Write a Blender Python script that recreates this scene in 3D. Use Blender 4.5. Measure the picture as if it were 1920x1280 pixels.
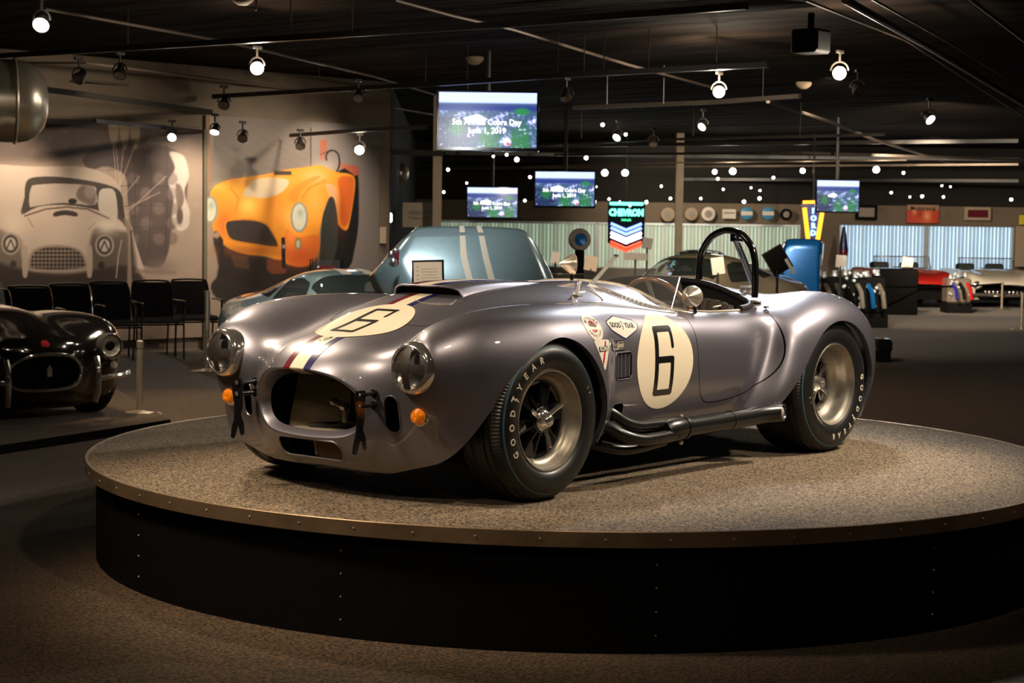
import bpy, bmesh, math, random
import numpy as np
from mathutils import Vector, Matrix, Euler
from mathutils.bvhtree import BVHTree
for o in list(bpy.data.objects): bpy.data.objects.remove(o)
SC = bpy.context.scene
COL = SC.collection
# ------------------------------------------------------------ camera
# world frame: turntable carpet is z = 0, hall floor is z = -0.47, the silver car's nose points to -x
FLOOR = -0.47
CEIL = 3.05
def set_camera():
    C = Vector((-5.6745, -5.3234, 1.1414)); yaw, pit, roll = .6945, -.0665, .0137
    F = Vector((math.cos(pit)*math.cos(yaw), math.cos(pit)*math.sin(yaw), math.sin(pit)))
    R = Vector((math.sin(yaw), -math.cos(yaw), 0)); U = R.cross(F)
    R2 = R*math.cos(roll)+U*math.sin(roll); U2 = -R*math.sin(roll)+U*math.cos(roll)
    cd = bpy.data.cameras.new('camera'); co = bpy.data.objects.new('camera', cd); COL.objects.link(co)
    M = Matrix((R2, U2, -F)).transposed().to_4x4(); M.translation = C
    co.matrix_world = M
    cd.sensor_width = 36; cd.lens = 3332.5/1920*36; cd.clip_end = 200
    cd.dof.use_dof = True; cd.dof.focus_distance = 6.7; cd.dof.aperture_fstop = 9.0
    SC.camera = co
    return C, F, R2, U2  # noqa
CAM, CF, CR, CU = set_camera()
VS = SC.view_settings
SC.display_settings.display_device = 'sRGB'
VS.view_transform = 'Standard'; VS.look = 'None'; VS.exposure = 0.0; VS.gamma = 1.0; VS.use_curve_mapping = False
# ------------------------------------------------------------ light: a dark hall, small warm spots on ceiling tracks
YAW = .6945
FH = Vector((math.cos(YAW), math.sin(YAW), 0)); RH = Vector((math.sin(YAW), -math.cos(YAW), 0))
def ray_(u, v): return (CF*3332.5+CR*(u-960)-CU*(v-640))
def on_z(u, v, z):
    d = ray_(u, v); return CAM+d*((z-CAM.z)/d.z)
def at_d(u, v, D):
    return CAM+ray_(u, v)*(D/3332.5)
def room(lat, D, z=0.0):
    """point given by lateral metres, depth metres (horizontal) and height"""
    p = CAM+RH*lat+FH*D; return Vector((p.x, p.y, z))
W = bpy.data.worlds.new('world'); SC.world = W; W.use_nodes = True
W.node_tree.nodes['Background'].inputs[0].default_value = (1, .82, .62, 1); W.node_tree.nodes['Background'].inputs[1].default_value = .004
def spot(p, tgt, watts, cone=60, blend=.6, rad=.05, col=(1, .84, .64)):
    l = bpy.data.lights.new('spot_lamp', 'SPOT'); l.energy = watts; l.spot_size = math.radians(cone); l.spot_blend = blend; l.shadow_soft_size = rad; l.color = col
    o = bpy.data.objects.new('spot_lamp', l); COL.objects.link(o); o.location = p; o.rotation_euler = (Vector(tgt)-Vector(p)).to_track_quat('-Z', 'Y').to_euler(); return o
def glow(p, watts, rad=.06, col=(1, .86, .68)):
    l = bpy.data.lights.new('lamp_spill', 'POINT'); l.energy = watts; l.shadow_soft_size = rad; l.color = col
    o = bpy.data.objects.new('lamp_spill', l); COL.objects.link(o); o.location = p; return o
WARM = (1, .80, .57); COOL = (.93, .96, 1)
# track spots above the turntable
spot((-2.6, .9, 2.85), (-.4, .2, .5), 560, 55, .7, .28, WARM)
spot((-1.0, -2.3, 2.85), (.0, -.3, .5), 130, 60, .8, .10, WARM)
spot((.3, 2.4, 2.85), (.2, .2, .7), 360, 60, .8, .14, WARM)
spot((3.2, -2.2, 2.85), (1.7, -.6, .4), 680, 58, .7, .15, (1, .86, .68))
spot((4.3, .8, 2.85), (2.5, -.2, .6), 480, 60, .7, .15, COOL)
spot((1.4, -3.6, 2.85), (1.5, -.4, .2), 270, 60, .8, .08, (1, .83, .62))
spot((-3.8, -2.2, 2.85), (-2.2, -1.6, -.4), 70, 80, .9, .08, WARM)
# ------------------------------------------------------------ helpers
PI = math.pi
def mesh_obj(name, V, F, mat=None, parent=None, smooth=True, loc=None):
    me = bpy.data.meshes.new(name)
    me.from_pydata([tuple(map(float, v)) for v in V], [], [tuple(int(i) for i in f) for f in F])
    me.validate(verbose=False)
    if smooth:
        me.polygons.foreach_set('use_smooth', [True]*len(me.polygons))
    o = bpy.data.objects.new(name, me); COL.objects.link(o)
    if mat is not None: me.materials.append(mat)
    if parent is not None: o.parent = parent
    if loc is not None: o.location = loc
    return o
def sharp(o, deg=35):
    me = o.data
    bm = bmesh.new(); bm.from_mesh(me)
    a = math.radians(deg)
    for e in bm.edges:
        if len(e.link_faces) == 2 and e.calc_face_angle(0) > a: e.smooth = False
    bm.to_mesh(me); bm.free()
    return o
def empty(name, loc=(0, 0, 0), rz=0.0, label=None, cat=None, group=None, parent=None):
    o = bpy.data.objects.new(name, None); COL.objects.link(o)
    o.location = loc; o.rotation_euler = (0, 0, rz); o.empty_display_size = .1
    if parent: o.parent = parent
    return tag(o, label, cat, group)
def tag(o, label=None, cat=None, group=None, kind=None):
    if label: o['label'] = label
    if cat: o['category'] = cat
    if group: o['group'] = group
    if kind: o['kind'] = kind
    return o
def copy_tree(o, parent=None):
    c = o.copy(); COL.objects.link(c); c.parent = parent
    for ch in list(o.children): copy_tree(ch, c)
    return c
class MB:
    """collects simple solids into one mesh"""
    def __init__(s): s.V = []; s.F = []
    def add(s, V, F, M=None):
        n = len(s.V)
        for v in V:
            v = Vector(v)
            if M is not None: v = M @ v
            s.V.append(tuple(v))
        for f in F: s.F.append(tuple(i+n for i in f))
        return s
    def box(s, c, d, M=None, bev=0.0):
        x, y, z = d[0]/2, d[1]/2, d[2]/2
        if bev <= 0:
            V = [(c[0]+a*x, c[1]+b*y, c[2]+e*z) for a in (-1, 1) for b in (-1, 1) for e in (-1, 1)]
            F = [(0, 1, 3, 2), (4, 6, 7, 5), (0, 4, 5, 1), (2, 3, 7, 6), (0, 2, 6, 4), (1, 5, 7, 3)]
        else:
            b = min(bev, x*.99, y*.99, z*.99); V = []; idx = {}
            for a in (-1, 1):
                for bb in (-1, 1):
                    for e in (-1, 1):
                        for k in range(3):
                            off = [x-b, y-b, z-b]; off[k] += b
                            idx[(a, bb, e, k)] = len(V)
                            V.append((c[0]+a*off[0], c[1]+bb*off[1], c[2]+e*off[2]))
            F = []
            g = lambda a, b_, e, k: idx[(a, b_, e, k)]
            for a in (-1, 1):
                q = [g(a, -1, -1, 0), g(a, 1, -1, 0), g(a, 1, 1, 0), g(a, -1, 1, 0)]; F.append(q if a > 0 else q[::-1])
                q = [g(-1, a, -1, 1), g(-1, a, 1, 1), g(1, a, 1, 1), g(1, a, -1, 1)]; F.append(q if a > 0 else q[::-1])
                q = [g(-1, -1, a, 2), g(1, -1, a, 2), g(1, 1, a, 2), g(-1, 1, a, 2)]; F.append(q if a > 0 else q[::-1])
            for a in (-1, 1):
                for b_ in (-1, 1):
                    F.append([g(a, b_, -1, 0), g(a, b_, 1, 0), g(a, b_, 1, 1), g(a, b_, -1, 1)])
                    F.append([g(a, -1, b_, 0), g(a, 1, b_, 0), g(a, 1, b_, 2), g(a, -1, b_, 2)])
                    F.append([g(-1, a, b_, 1), g(1, a, b_, 1), g(1, a, b_, 2), g(-1, a, b_, 2)])
                    for e in (-1, 1): F.append([g(a, b_, e, 0), g(a, b_, e, 1), g(a, b_, e, 2)])
        return s.add(V, F, M)
    def tube(s, pts, r, n=8, closed=False, cap=True, M=None):
        P = [Vector(p) for p in pts]; m = len(P)
        rs = r if hasattr(r, '__len__') else [r]*m
        V = []; F = []
        T0 = (P[1]-P[0]).normalized()
        N = T0.orthogonal().normalized()
        for i in range(m):
            if closed: T = (P[(i+1) % m]-P[i-1]).normalized()
            else: T = (P[min(i+1, m-1)]-P[max(i-1, 0)]).normalized()
            N = (N-T*N.dot(T)).normalized(); B = T.cross(N)
            for k in range(n):
                a = 2*PI*k/n
                V.append(P[i]+(N*math.cos(a)+B*math.sin(a))*rs[i])
        for i in range(m if closed else m-1):
            j = (i+1) % m
            for k in range(n):
                F.append((i*n+k, i*n+(k+1) % n, j*n+(k+1) % n, j*n+k))
        if cap and not closed:
            F.append(tuple(range(n))[::-1]); F.append(tuple((m-1)*n+k for k in range(n)))
        return s.add(V, F, M)
    def lathe(s, prof, n=24, M=None, cap=True, arc=2*PI):
        """prof: (r, z) pairs about z"""
        V = []; F = []; full = abs(arc-2*PI) < 1e-6
        nn = n if full else n+1
        for (r, z) in prof:
            for k in range(nn):
                a = arc*k/n; V.append((r*math.cos(a), r*math.sin(a), z))
        for i in range(len(prof)-1):
            for k in range(n):
                k2 = (k+1) % nn
                F.append((i*nn+k, i*nn+k2, (i+1)*nn+k2, (i+1)*nn+k))
        if cap and full:
            F.append(tuple(range(nn))[::-1]); F.append(tuple((len(prof)-1)*nn+k for k in range(nn)))
        return s.add(V, F, M)
    def prism(s, poly, z0, z1, M=None):
        n = len(poly); V = [(p[0], p[1], z0) for p in poly]+[(p[0], p[1], z1) for p in poly]
        F = [tuple(range(n))[::-1], tuple(range(n, 2*n))]+[(i, (i+1) % n, n+(i+1) % n, n+i) for i in range(n)]
        return s.add(V, F, M)
    def build(s, name, mat=None, parent=None, smooth=False, loc=None):
        o = mesh_obj(name, s.V, s.F, mat, parent, smooth, loc)
        if smooth: sharp(o, 40)
        return o
def TR(loc, rx=0, ry=0, rz=0): return Matrix.Translation(loc) @ Euler((rx, ry, rz)).to_matrix().to_4x4()
def frame(o, X, Y, Z):
    M = Matrix((Vector(X), Vector(Y), Vector(Z))).transposed().to_4x4(); M.translation = o; return M
def aim(o, d, up=(0, 0, 1)):
    """matrix whose z axis runs along d"""
    d = Vector(d).normalized(); X = Vector(up).cross(d)
    if X.length < 1e-4: X = Vector((1, 0, 0))
    X.normalize(); return frame(o, X, d.cross(X), d)
def spl(pts, n, closed=False):
    """dense C2-ish curve through points"""
    P = np.array(pts, float); m = len(P); out = []
    rng = range(m if closed else m-1)
    for i in rng:
        if closed: p0, p1, p2, p3 = P[i-1], P[i], P[(i+1) % m], P[(i+2) % m]
        else: p0, p1, p2, p3 = P[max(i-1, 0)], P[i], P[i+1], P[min(i+2, m-1)]
        for k in range(n):
            t = k/n
            out.append(.5*((2*p1)+(-p0+p2)*t+(2*p0-5*p1+4*p2-p3)*t*t+(-p0+3*p1-3*p2+p3)*t**3))
    if not closed: out.append(P[-1])
    return np.array(out)
# ---- spline surfaces and trimming
def bmat(m, n, soft=0.0):
    """sampling matrix of a cubic B-spline through m keys, n samples per span; soft blends towards the smoother approximating curve"""
    A = np.zeros((m+2, m+2))
    for i in range(m): A[i, i:i+3] = [1/6, 4/6, 1/6]
    A[m, 0:3] = [1, -2, 1]; A[m+1, m-1:m+2] = [1, -2, 1]
    I = np.linalg.solve(A, np.vstack([np.eye(m), np.zeros((2, m))]))
    E = np.zeros((m+2, m)); E[1:m+1] = np.eye(m)
    E[0, 0] = 2; E[0, 1] = -1; E[m+1, m-1] = 2; E[m+1, m-2] = -1
    Cc = (1-soft)*I+soft*E
    rows = []
    for i in range(m-1):
        for k in range(n):
            t = k/n
            b = np.array([(1-t)**3, 3*t**3-6*t*t+4, -3*t**3+3*t*t+3*t+1, t**3])/6
            rows.append(b @ Cc[i:i+4])
    rows.append(np.array([1/6, 4/6, 1/6]) @ Cc[m-1:m+2])
    return np.array(rows)
def net_surface(K, nu, nv, softu=0.0, softv=0.0):
    """K (rows, cols, 3) -> grid points"""
    A = bmat(K.shape[0], nu, softu); B = bmat(K.shape[1], nv, softv)
    return np.einsum('ai,ijk,bj->abk', A, K, B)
def grid_faces(a, b, off=0):
    i, j = np.meshgrid(np.arange(a-1), np.arange(b-1), indexing='ij'); q = (i*b+j).ravel()+off
    return [tuple(r) for r in np.stack([q, q+1, q+b+1, q+b], 1).tolist()]
def poly_sdf(P, poly):
    """signed distance to a closed polygon, negative inside; P (n,2)"""
    poly = np.asarray(poly, float); out = np.full(len(P), 1e9); ins = np.zeros(len(P), bool)
    for a, b in zip(poly, np.roll(poly, -1, 0)):
        ab = b-a; t = np.clip(((P-a) @ ab)/max(ab @ ab, 1e-12), 0, 1)
        out = np.minimum(out, np.hypot(*(P-a-t[:, None]*ab).T))
        c = ((a[1] > P[:, 1]) != (b[1] > P[:, 1]))
        xx = (b[0]-a[0])*(P[:, 1]-a[1])/((b[1]-a[1]) if b[1] != a[1] else 1e-12)+a[0]
        ins ^= c & (P[:, 0] < xx)
    return np.where(ins, -out, out)
def clip(V, F, g):
    """keep the part of the mesh where g > 0; the cut is interpolated along the edges"""
    V = np.asarray(V, float); g = np.where(np.abs(g) < 1e-7, 1e-7, g); pos = g > 0
    VV = [tuple(v) for v in V.tolist()]; FF = []; cache = {}
    p = pos.tolist()
    for f in F:
        k = sum(p[i] for i in f)
        if k == len(f): FF.append(tuple(f)); continue
        if k == 0: continue
        out = []; n = len(f)
        for a in range(n):
            i, j = f[a], f[(a+1) % n]
            if p[i]: out.append(i)
            if p[i] != p[j]:
                key = (min(i, j), max(i, j))
                if key not in cache:
                    lo, hi = key; t = g[lo]/(g[lo]-g[hi])
                    cache[key] = len(VV); VV.append(tuple(V[lo]+t*(V[hi]-V[lo])))
                out.append(cache[key])
        if len(out) > 2: FF.append(tuple(out))
    return compact(VV, FF)
def compact(V, F):
    used = sorted({i for f in F for i in f}); mp = {u: k for k, u in enumerate(used)}
    return np.array([V[u] for u in used]), [tuple(mp[i] for i in f) for f in F]
def boundary(F):
    cnt = {}
    for f in F:
        for a in range(len(f)):
            e = (f[a], f[(a+1) % len(f)]); cnt[e] = cnt.get(e, 0)+1
    return [e for e in cnt if (e[1], e[0]) not in cnt]
def lip(V, F, sel, move):
    """extrude the boundary edges chosen by sel(mask over verts) by move(v)->v, appended to the mesh"""
    V = [tuple(v) for v in V]; F = list(F); m = sel(np.array(V)); new = {}
    for a, b in boundary(F):
        if m[a] and m[b]:
            for q in (a, b):
                if q not in new: new[q] = len(V); V.append(tuple(V[q])); V.append(tuple(move(np.array(V[q]))))
            F.append((new[b], new[a], new[a]+1, new[b]+1))
    return np.array(V), F
# ------------------------------------------------------------ materials (all node based)
def new_mat(name):
    m = bpy.data.materials.new(name); m.use_nodes = True; nt = m.node_tree
    return m, nt, nt.nodes['Principled BSDF']
def lin(c):
    """display colour 0-1 -> linear"""
    return tuple(((x/12.92) if x <= .04045 else ((x+.055)/1.055)**2.4) for x in c[:3])+(1,)
def mat(name, col, rough=.5, metal=0.0, coat=0.0, var=.12, scale=30.0, bump=0.0, emit=0.0, ecol=None, spec=.5, alpha=1.0, trans=0.0, srgb=False, croug=.05, aniso=0.0):
    m, nt, b = new_mat(name)
    c = lin(col) if srgb else tuple(col[:3])+(1,)
    tc = nt.nodes.new('ShaderNodeTexCoord'); nz = nt.nodes.new('ShaderNodeTexNoise'); nz.inputs['Scale'].default_value = scale; nz.inputs['Detail'].default_value = 3
    nt.links.new(tc.outputs['Object'], nz.inputs['Vector'])
    mr = nt.nodes.new('ShaderNodeMapRange'); mr.inputs['From Min'].default_value = .3; mr.inputs['From Max'].default_value = .7
    mr.inputs['To Min'].default_value = 1-var; mr.inputs['To Max'].default_value = 1+var
    nt.links.new(nz.outputs['Fac'], mr.inputs['Value'])
    vm = nt.nodes.new('ShaderNodeVectorMath'); vm.operation = 'SCALE'; vm.inputs[0].default_value = c[:3]
    nt.links.new(mr.outputs[0], vm.inputs['Scale']); nt.links.new(vm.outputs[0], b.inputs['Base Color'])
    b.inputs['Roughness'].default_value = rough; b.inputs['Metallic'].default_value = metal
    b.inputs['Coat Weight'].default_value = coat; b.inputs['Coat Roughness'].default_value = croug
    b.inputs['Specular IOR Level'].default_value = spec; b.inputs['Alpha'].default_value = alpha
    b.inputs['Transmission Weight'].default_value = trans
    if aniso: b.inputs['Anisotropic'].default_value = aniso
    if bump:
        bp = nt.nodes.new('ShaderNodeBump'); bp.inputs['Strength'].default_value = bump; bp.inputs['Distance'].default_value = .002
        nt.links.new(nz.outputs['Fac'], bp.inputs['Height']); nt.links.new(bp.outputs[0], b.inputs['Normal'])
    if emit:
        b.inputs['Emission Color'].default_value = (lin(ecol) if ecol else c); b.inputs['Emission Strength'].default_value = emit
    return m
def carpet_mat(name, dark, light, scale=260.0, blot=.25):
    m, nt, b = new_mat(name); N = nt.nodes.new; L = nt.links.new
    tc = N('ShaderNodeTexCoord')
    nz = N('ShaderNodeTexNoise'); nz.inputs['Scale'].default_value = scale; nz.inputs['Detail'].default_value = 2; L(tc.outputs['Object'], nz.inputs['Vector'])
    rp = N('ShaderNodeValToRGB'); e = rp.color_ramp.elements
    e[0].position = .36; e[0].color = tuple(dark)+(1,); e[1].position = .68; e[1].color = tuple(light)+(1,)
    L(nz.outputs['Fac'], rp.inputs['Fac'])
    n2 = N('ShaderNodeTexNoise'); n2.inputs['Scale'].default_value = 2.5; L(tc.outputs['Object'], n2.inputs['Vector'])
    mr = N('ShaderNodeMapRange'); mr.inputs['To Min'].default_value = 1-blot; mr.inputs['To Max'].default_value = 1+blot; L(n2.outputs['Fac'], mr.inputs['Value'])
    vm = N('ShaderNodeVectorMath'); vm.operation = 'SCALE'; L(rp.outputs['Color'], vm.inputs[0]); L(mr.outputs[0], vm.inputs['Scale'])
    L(vm.outputs[0], b.inputs['Base Color']); b.inputs['Roughness'].default_value = .95; b.inputs['Specular IOR Level'].default_value = .15
    b.inputs['Sheen Weight'].default_value = .15
    bp = N('ShaderNodeBump'); bp.inputs['Strength'].default_value = .6; bp.inputs['Distance'].default_value = .004; L(nz.outputs['Fac'], bp.inputs['Height']); L(bp.outputs[0], b.inputs['Normal'])
    return m
def attr_mat(name, emit=0.0, rough=.5, attr='Col', coat=0.0):
    """flat print or screen picture read from the mesh's own colour attribute"""
    m, nt, b = new_mat(name); a = nt.nodes.new('ShaderNodeAttribute'); a.attribute_name = attr
    if emit:
        b.inputs['Base Color'].default_value = (.01, .01, .01, 1); nt.links.new(a.outputs['Color'], b.inputs['Emission Color']); b.inputs['Emission Strength'].default_value = emit
    else: nt.links.new(a.outputs['Color'], b.inputs['Base Color'])
    b.inputs['Roughness'].default_value = rough; b.inputs['Coat Weight'].default_value = coat
    return m
M = {}
def silver_paint():
    m, nt, b = new_mat('silver_paint'); N = nt.nodes.new; L = nt.links.new
    tc = N('ShaderNodeTexCoord'); v = N('ShaderNodeTexNoise'); v.inputs['Scale'].default_value = 900; L(tc.outputs['Object'], v.inputs['Vector'])
    rp = N('ShaderNodeValToRGB'); e = rp.color_ramp.elements; e[0].position = .35; e[0].color = (.182, .173, .205, 1); e[1].position = .65; e[1].color = (.268, .256, .298, 1)
    L(v.outputs['Fac'], rp.inputs['Fac']); L(rp.outputs['Color'], b.inputs['Base Color'])
    b.inputs['Metallic'].default_value = .85; b.inputs['Roughness'].default_value = .42
    b.inputs['Coat Weight'].default_value = .9; b.inputs['Coat Roughness'].default_value = .03
    return m
M['silver'] = silver_paint()
M['cream'] = mat('cream_vinyl', (.80, .70, .53), .35, coat=.6, var=.03, scale=5)
M['burgundy'] = mat('burgundy_vinyl', (.13, .008, .02), .3, coat=.6, var=.05)
M['navy'] = mat('navy_vinyl', (.012, .012, .10), .3, coat=.6, var=.05)
M['black_vinyl'] = mat('black_vinyl', (.006, .006, .006), .3, coat=.4)
M['white_vinyl'] = mat('white_vinyl', (.82, .76, .66), .35, coat=.5, var=.03)
M['red_vinyl'] = mat('red_vinyl', (.45, .01, .012), .3, coat=.5, var=.05)
M['rubber'] = mat('tyre_rubber', (.010, .0095, .009), .38, var=.25, scale=60, bump=.15)
M['blue_line'] = mat('blue_tyre_line', (.03, .11, .17), .5, var=.2)
M['letter'] = mat('cream_tyre_letters', (.72, .64, .50), .6, var=.15, scale=80)
M['mag'] = mat('cast_magnesium', (.36, .325, .275), .40, metal=.85, var=.2, scale=12)
M['hub_black'] = mat('black_wheel_paint', (.012, .012, .013), .22, metal=.3, coat=.6)
M['chrome'] = mat('chrome', (.80, .77, .73), .12, metal=.92, var=.02)
M['satin'] = mat('brushed_aluminium', (.66, .58, .48), .30, metal=.75, var=.1, scale=90, aniso=.6)
M['pipe'] = mat('satin_black_pipe', (.014, .013, .0125), .30, metal=.4, coat=.2, var=.2)
M['pipe_in'] = mat('grey_pipe_bore', (.30, .27, .22), .6)
M['black'] = mat('matt_black', (.006, .0055, .005), .8, spec=.1)
M['gloss_black'] = mat('gloss_black', (.006, .006, .007), .12, coat=.8)
M['amber'] = mat('amber_lens', (.75, .20, .01), .12, coat=1, emit=.12, ecol=(1, .5, .05), var=.5, scale=70)
M['lamp_glass'] = mat('headlamp_glass', (.03, .03, .03), .03, alpha=.16, coat=1, spec=.8)
M['reflector'] = mat('headlamp_reflector', (.85, .80, .70), .22, metal=.55, bump=1.0, scale=45, var=.35)
M['tape'] = mat('dark_tape', (.018, .013, .010), .55, var=.15)
M['radiator'] = mat('radiator_core', (.26, .20, .12), .5, metal=.4, bump=1, scale=160)
M['copper'] = mat('cooler_fins', (.36, .22, .12), .4, metal=.4)
M['bright'] = mat('bright_trim', (.85, .82, .76), .2, metal=.7)
M['pleat'] = mat('pleated_leather', (.07, .058, .048), .35, bump=.2, scale=90)
M['brass'] = mat('pipe_fitting', (.42, .36, .27), .35, metal=.8)
M['leather'] = mat('black_leather', (.014, .012, .011), .5, spec=.25, bump=.3, scale=120)
M['greige'] = mat('grey_trim', (.30, .26, .21), .6)
M['wood'] = mat('wheel_rim_wood', (.17, .075, .032), .25, coat=.8, var=.4, scale=25)
M['plexi'] = mat('clear_plastic', (.35, .35, .35), .02, alpha=.10, coat=.6, spec=.7, var=0)
M['glass'] = mat('window_glass', (.10, .13, .12), .03, alpha=.30, coat=.5, var=0)
# ------------------------------------------------------------ silver roadster: body surface
# ten keys per rib from the centre line over the fender to the sill, ribs run from the mouth to the tail
BODY = [
 # mouth, inside the lip
 [(-.59,0,.510),(-.588,.115,.503),(-.575,.19,.480),(-.56,.245,.445),(-.55,.272,.41),(-.545,.278,.372),(-.55,.265,.335),(-.56,.225,.302),(-.575,.14,.283),(-.58,0,.278)],
 # lip crest
 [(-.655,0,.530),(-.652,.125,.522),(-.632,.21,.498),(-.607,.268,.458),(-.59,.298,.415),(-.582,.306,.372),(-.583,.293,.328),(-.59,.255,.287),(-.605,.165,.262),(-.61,0,.255)],
 [(-.657,0,.545),(-.654,.13,.538),(-.632,.222,.514),(-.603,.288,.470),(-.584,.322,.42),(-.574,.331,.372),(-.575,.318,.32),(-.582,.276,.272),(-.600,.18,.243),(-.605,0,.236)],
 [(-.615,0,.588),(-.612,.145,.580),(-.588,.25,.552),(-.566,.330,.505),(-.558,.372,.44),(-.552,.385,.375),(-.55,.37,.30),(-.55,.325,.225),(-.565,.21,.185),(-.57,0,.175)],
 [(-.53,0,.637),(-.527,.17,.628),(-.517,.29,.600),(-.535,.40,.575),(-.556,.465,.525),(-.545,.475,.44),(-.525,.455,.33),(-.515,.40,.215),(-.52,.26,.140),(-.53,0,.130)],
 [(-.42,0,.672),(-.42,.18,.660),(-.425,.32,.630),(-.47,.435,.655),(-.545,.555,.655),(-.575,.62,.570),(-.54,.61,.43),(-.50,.56,.29),(-.47,.40,.125),(-.46,0,.105)],
 [(-.30,0,.703),(-.30,.19,.692),(-.305,.33,.660),(-.38,.44,.700),(-.47,.57,.722),(-.525,.675,.640),(-.505,.695,.48),(-.47,.655,.31),(-.44,.54,.130),(-.38,0,.095)],
 [(-.18,0,.742),(-.18,.20,.732),(-.19,.34,.698),(-.25,.45,.738),(-.33,.58,.765),(-.39,.705,.715),(-.40,.765,.55),(-.39,.742,.36),(-.39,.67,.17),(-.30,.3,.10)],
 [(-.03,0,.787),(-.03,.21,.777),(-.04,.35,.742),(-.09,.46,.768),(-.15,.59,.792),(-.20,.73,.752),(-.21,.805,.60),(-.20,.815,.42),(-.20,.80,.24),(-.20,.6,.14)],
 [(.12,0,.824),(.12,.215,.814),(.11,.36,.772),(.07,.47,.783),(.03,.60,.803),(0,.745,.768),(0,.828,.64),(0,.845,.47),(0,.84,.30),(0,.75,.18)],
 [(.30,0,.845),(.30,.22,.836),(.29,.37,.795),(.25,.48,.790),(.22,.60,.805),(.20,.735,.772),(.20,.818,.66),(.21,.840,.50),(.23,.835,.32),(.23,.78,.2)],
 [(.46,0,.856),(.46,.225,.847),(.45,.38,.808),(.42,.49,.792),(.40,.60,.800),(.39,.715,.765),(.38,.795,.67),(.375,.818,.52),(.38,.815,.33),(.38,.76,.2)],
 [(.60,0,.861),(.60,.23,.853),(.59,.39,.815),(.57,.50,.788),(.55,.60,.790),(.53,.695,.757),(.51,.755,.67),(.50,.768,.53),(.49,.765,.37),(.49,.72,.24)],
 [(.75,0,.865),(.75,.235,.857),(.74,.40,.820),(.73,.51,.785),(.72,.60,.775),(.71,.68,.745),(.70,.732,.67),(.69,.747,.55),(.69,.74,.40),(.69,.70,.25)],
 [(.95,0,.868),(.95,.24,.858),(.95,.40,.822),(.95,.52,.775),(.95,.60,.757),(.95,.67,.730),(.95,.722,.66),(.95,.740,.55),(.95,.733,.40),(.95,.69,.25)],
 [(1.15,0,.868),(1.15,.24,.856),(1.15,.40,.815),(1.15,.52,.765),(1.15,.60,.745),(1.15,.67,.720),(1.15,.722,.655),(1.15,.742,.55),(1.15,.735,.40),(1.15,.69,.25)],
 [(1.40,0,.865),(1.40,.24,.852),(1.40,.40,.808),(1.40,.52,.757),(1.40,.60,.735),(1.40,.67,.710),(1.40,.722,.645),(1.40,.742,.55),(1.40,.735,.40),(1.40,.69,.25)],
 [(1.64,0,.862),(1.64,.24,.848),(1.64,.40,.806),(1.64,.52,.757),(1.64,.60,.733),(1.64,.67,.708),(1.64,.722,.64),(1.64,.742,.54),(1.62,.735,.40),(1.60,.69,.25)],
 [(1.82,0,.858),(1.82,.24,.846),(1.82,.39,.810),(1.82,.51,.765),(1.82,.60,.735),(1.82,.67,.708),(1.825,.712,.64),(1.785,.725,.52),(1.705,.725,.38),(1.63,.70,.23)],
 [(1.96,0,.852),(1.96,.23,.842),(1.96,.38,.812),(1.96,.50,.775),(1.97,.60,.755),(1.955,.70,.725),(1.895,.795,.64),(1.83,.815,.50),(1.755,.808,.34),(1.68,.75,.19)],
 [(2.09,0,.842),(2.09,.22,.834),(2.09,.36,.812),(2.10,.48,.790),(2.11,.60,.790),(2.09,.735,.760),(2.02,.835,.66),(1.95,.862,.50),(1.88,.855,.34),(1.80,.80,.15)],
 [(2.25,0,.826),(2.25,.21,.818),(2.25,.35,.800),(2.26,.47,.795),(2.27,.60,.812),(2.26,.745,.792),(2.23,.858,.69),(2.20,.882,.52),(2.18,.875,.35),(2.18,.82,.15)],
 [(2.42,0,.800),(2.42,.21,.793),(2.42,.34,.780),(2.43,.46,.785),(2.44,.60,.810),(2.45,.745,.785),(2.45,.852,.68),(2.45,.875,.51),(2.45,.87,.35),(2.45,.82,.15)],
 [(2.58,0,.765),(2.58,.21,.758),(2.59,.34,.748),(2.60,.46,.757),(2.61,.59,.785),(2.63,.725,.752),(2.65,.82,.64),(2.66,.842,.49),(2.66,.835,.33),(2.66,.78,.15)],
 [(2.75,0,.715),(2.75,.21,.708),(2.76,.34,.700),(2.77,.45,.705),(2.78,.56,.722),(2.80,.68,.680),(2.82,.755,.57),(2.83,.765,.44),(2.82,.755,.31),(2.80,.70,.17)],
 [(2.93,0,.640),(2.93,.20,.633),(2.93,.32,.622),(2.93,.42,.615),(2.94,.51,.610),(2.95,.60,.570),(2.96,.645,.49),(2.96,.65,.40),(2.95,.635,.30),(2.92,.58,.18)],
 [(3.06,0,.53),(3.06,.18,.525),(3.055,.28,.51),(3.05,.36,.50),(3.045,.42,.48),(3.04,.47,.45),(3.03,.49,.41),(3.02,.49,.35),(3.0,.47,.28),(2.96,.42,.19)],
 [(3.08,0,.38),(3.08,.12,.38),(3.075,.18,.37),(3.07,.23,.36),(3.06,.26,.34),(3.05,.28,.32),(3.04,.28,.30),(3.03,.27,.28),(3.0,.26,.24),(2.97,.22,.20)],
]
def mirror_net(K):
    K = np.array(K, float); L = K.copy(); L[:, :, 1] *= -1
    return np.concatenate([K[:, ::-1], L[:, 1:]], 1)
BN = mirror_net(BODY)
BG = net_surface(BN, 10, 10, .25, .15)
SV = BG.reshape(-1, 3); SF = grid_faces(BG.shape[0], BG.shape[1])
BVH_BODY = BVHTree.FromPolygons([tuple(v) for v in SV.tolist()], SF)
def flank(x, z, side=-1, off=0.0):
    """point on the body side at (x, z)"""
    h = BVH_BODY.ray_cast(Vector((x, side*2.0, z)), Vector((0, -side, 0)))
    return h[0]+h[1]*(off*(1 if h[1].y*side > 0 else -1)), (h[1] if h[1].y*side > 0 else -h[1])
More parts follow.
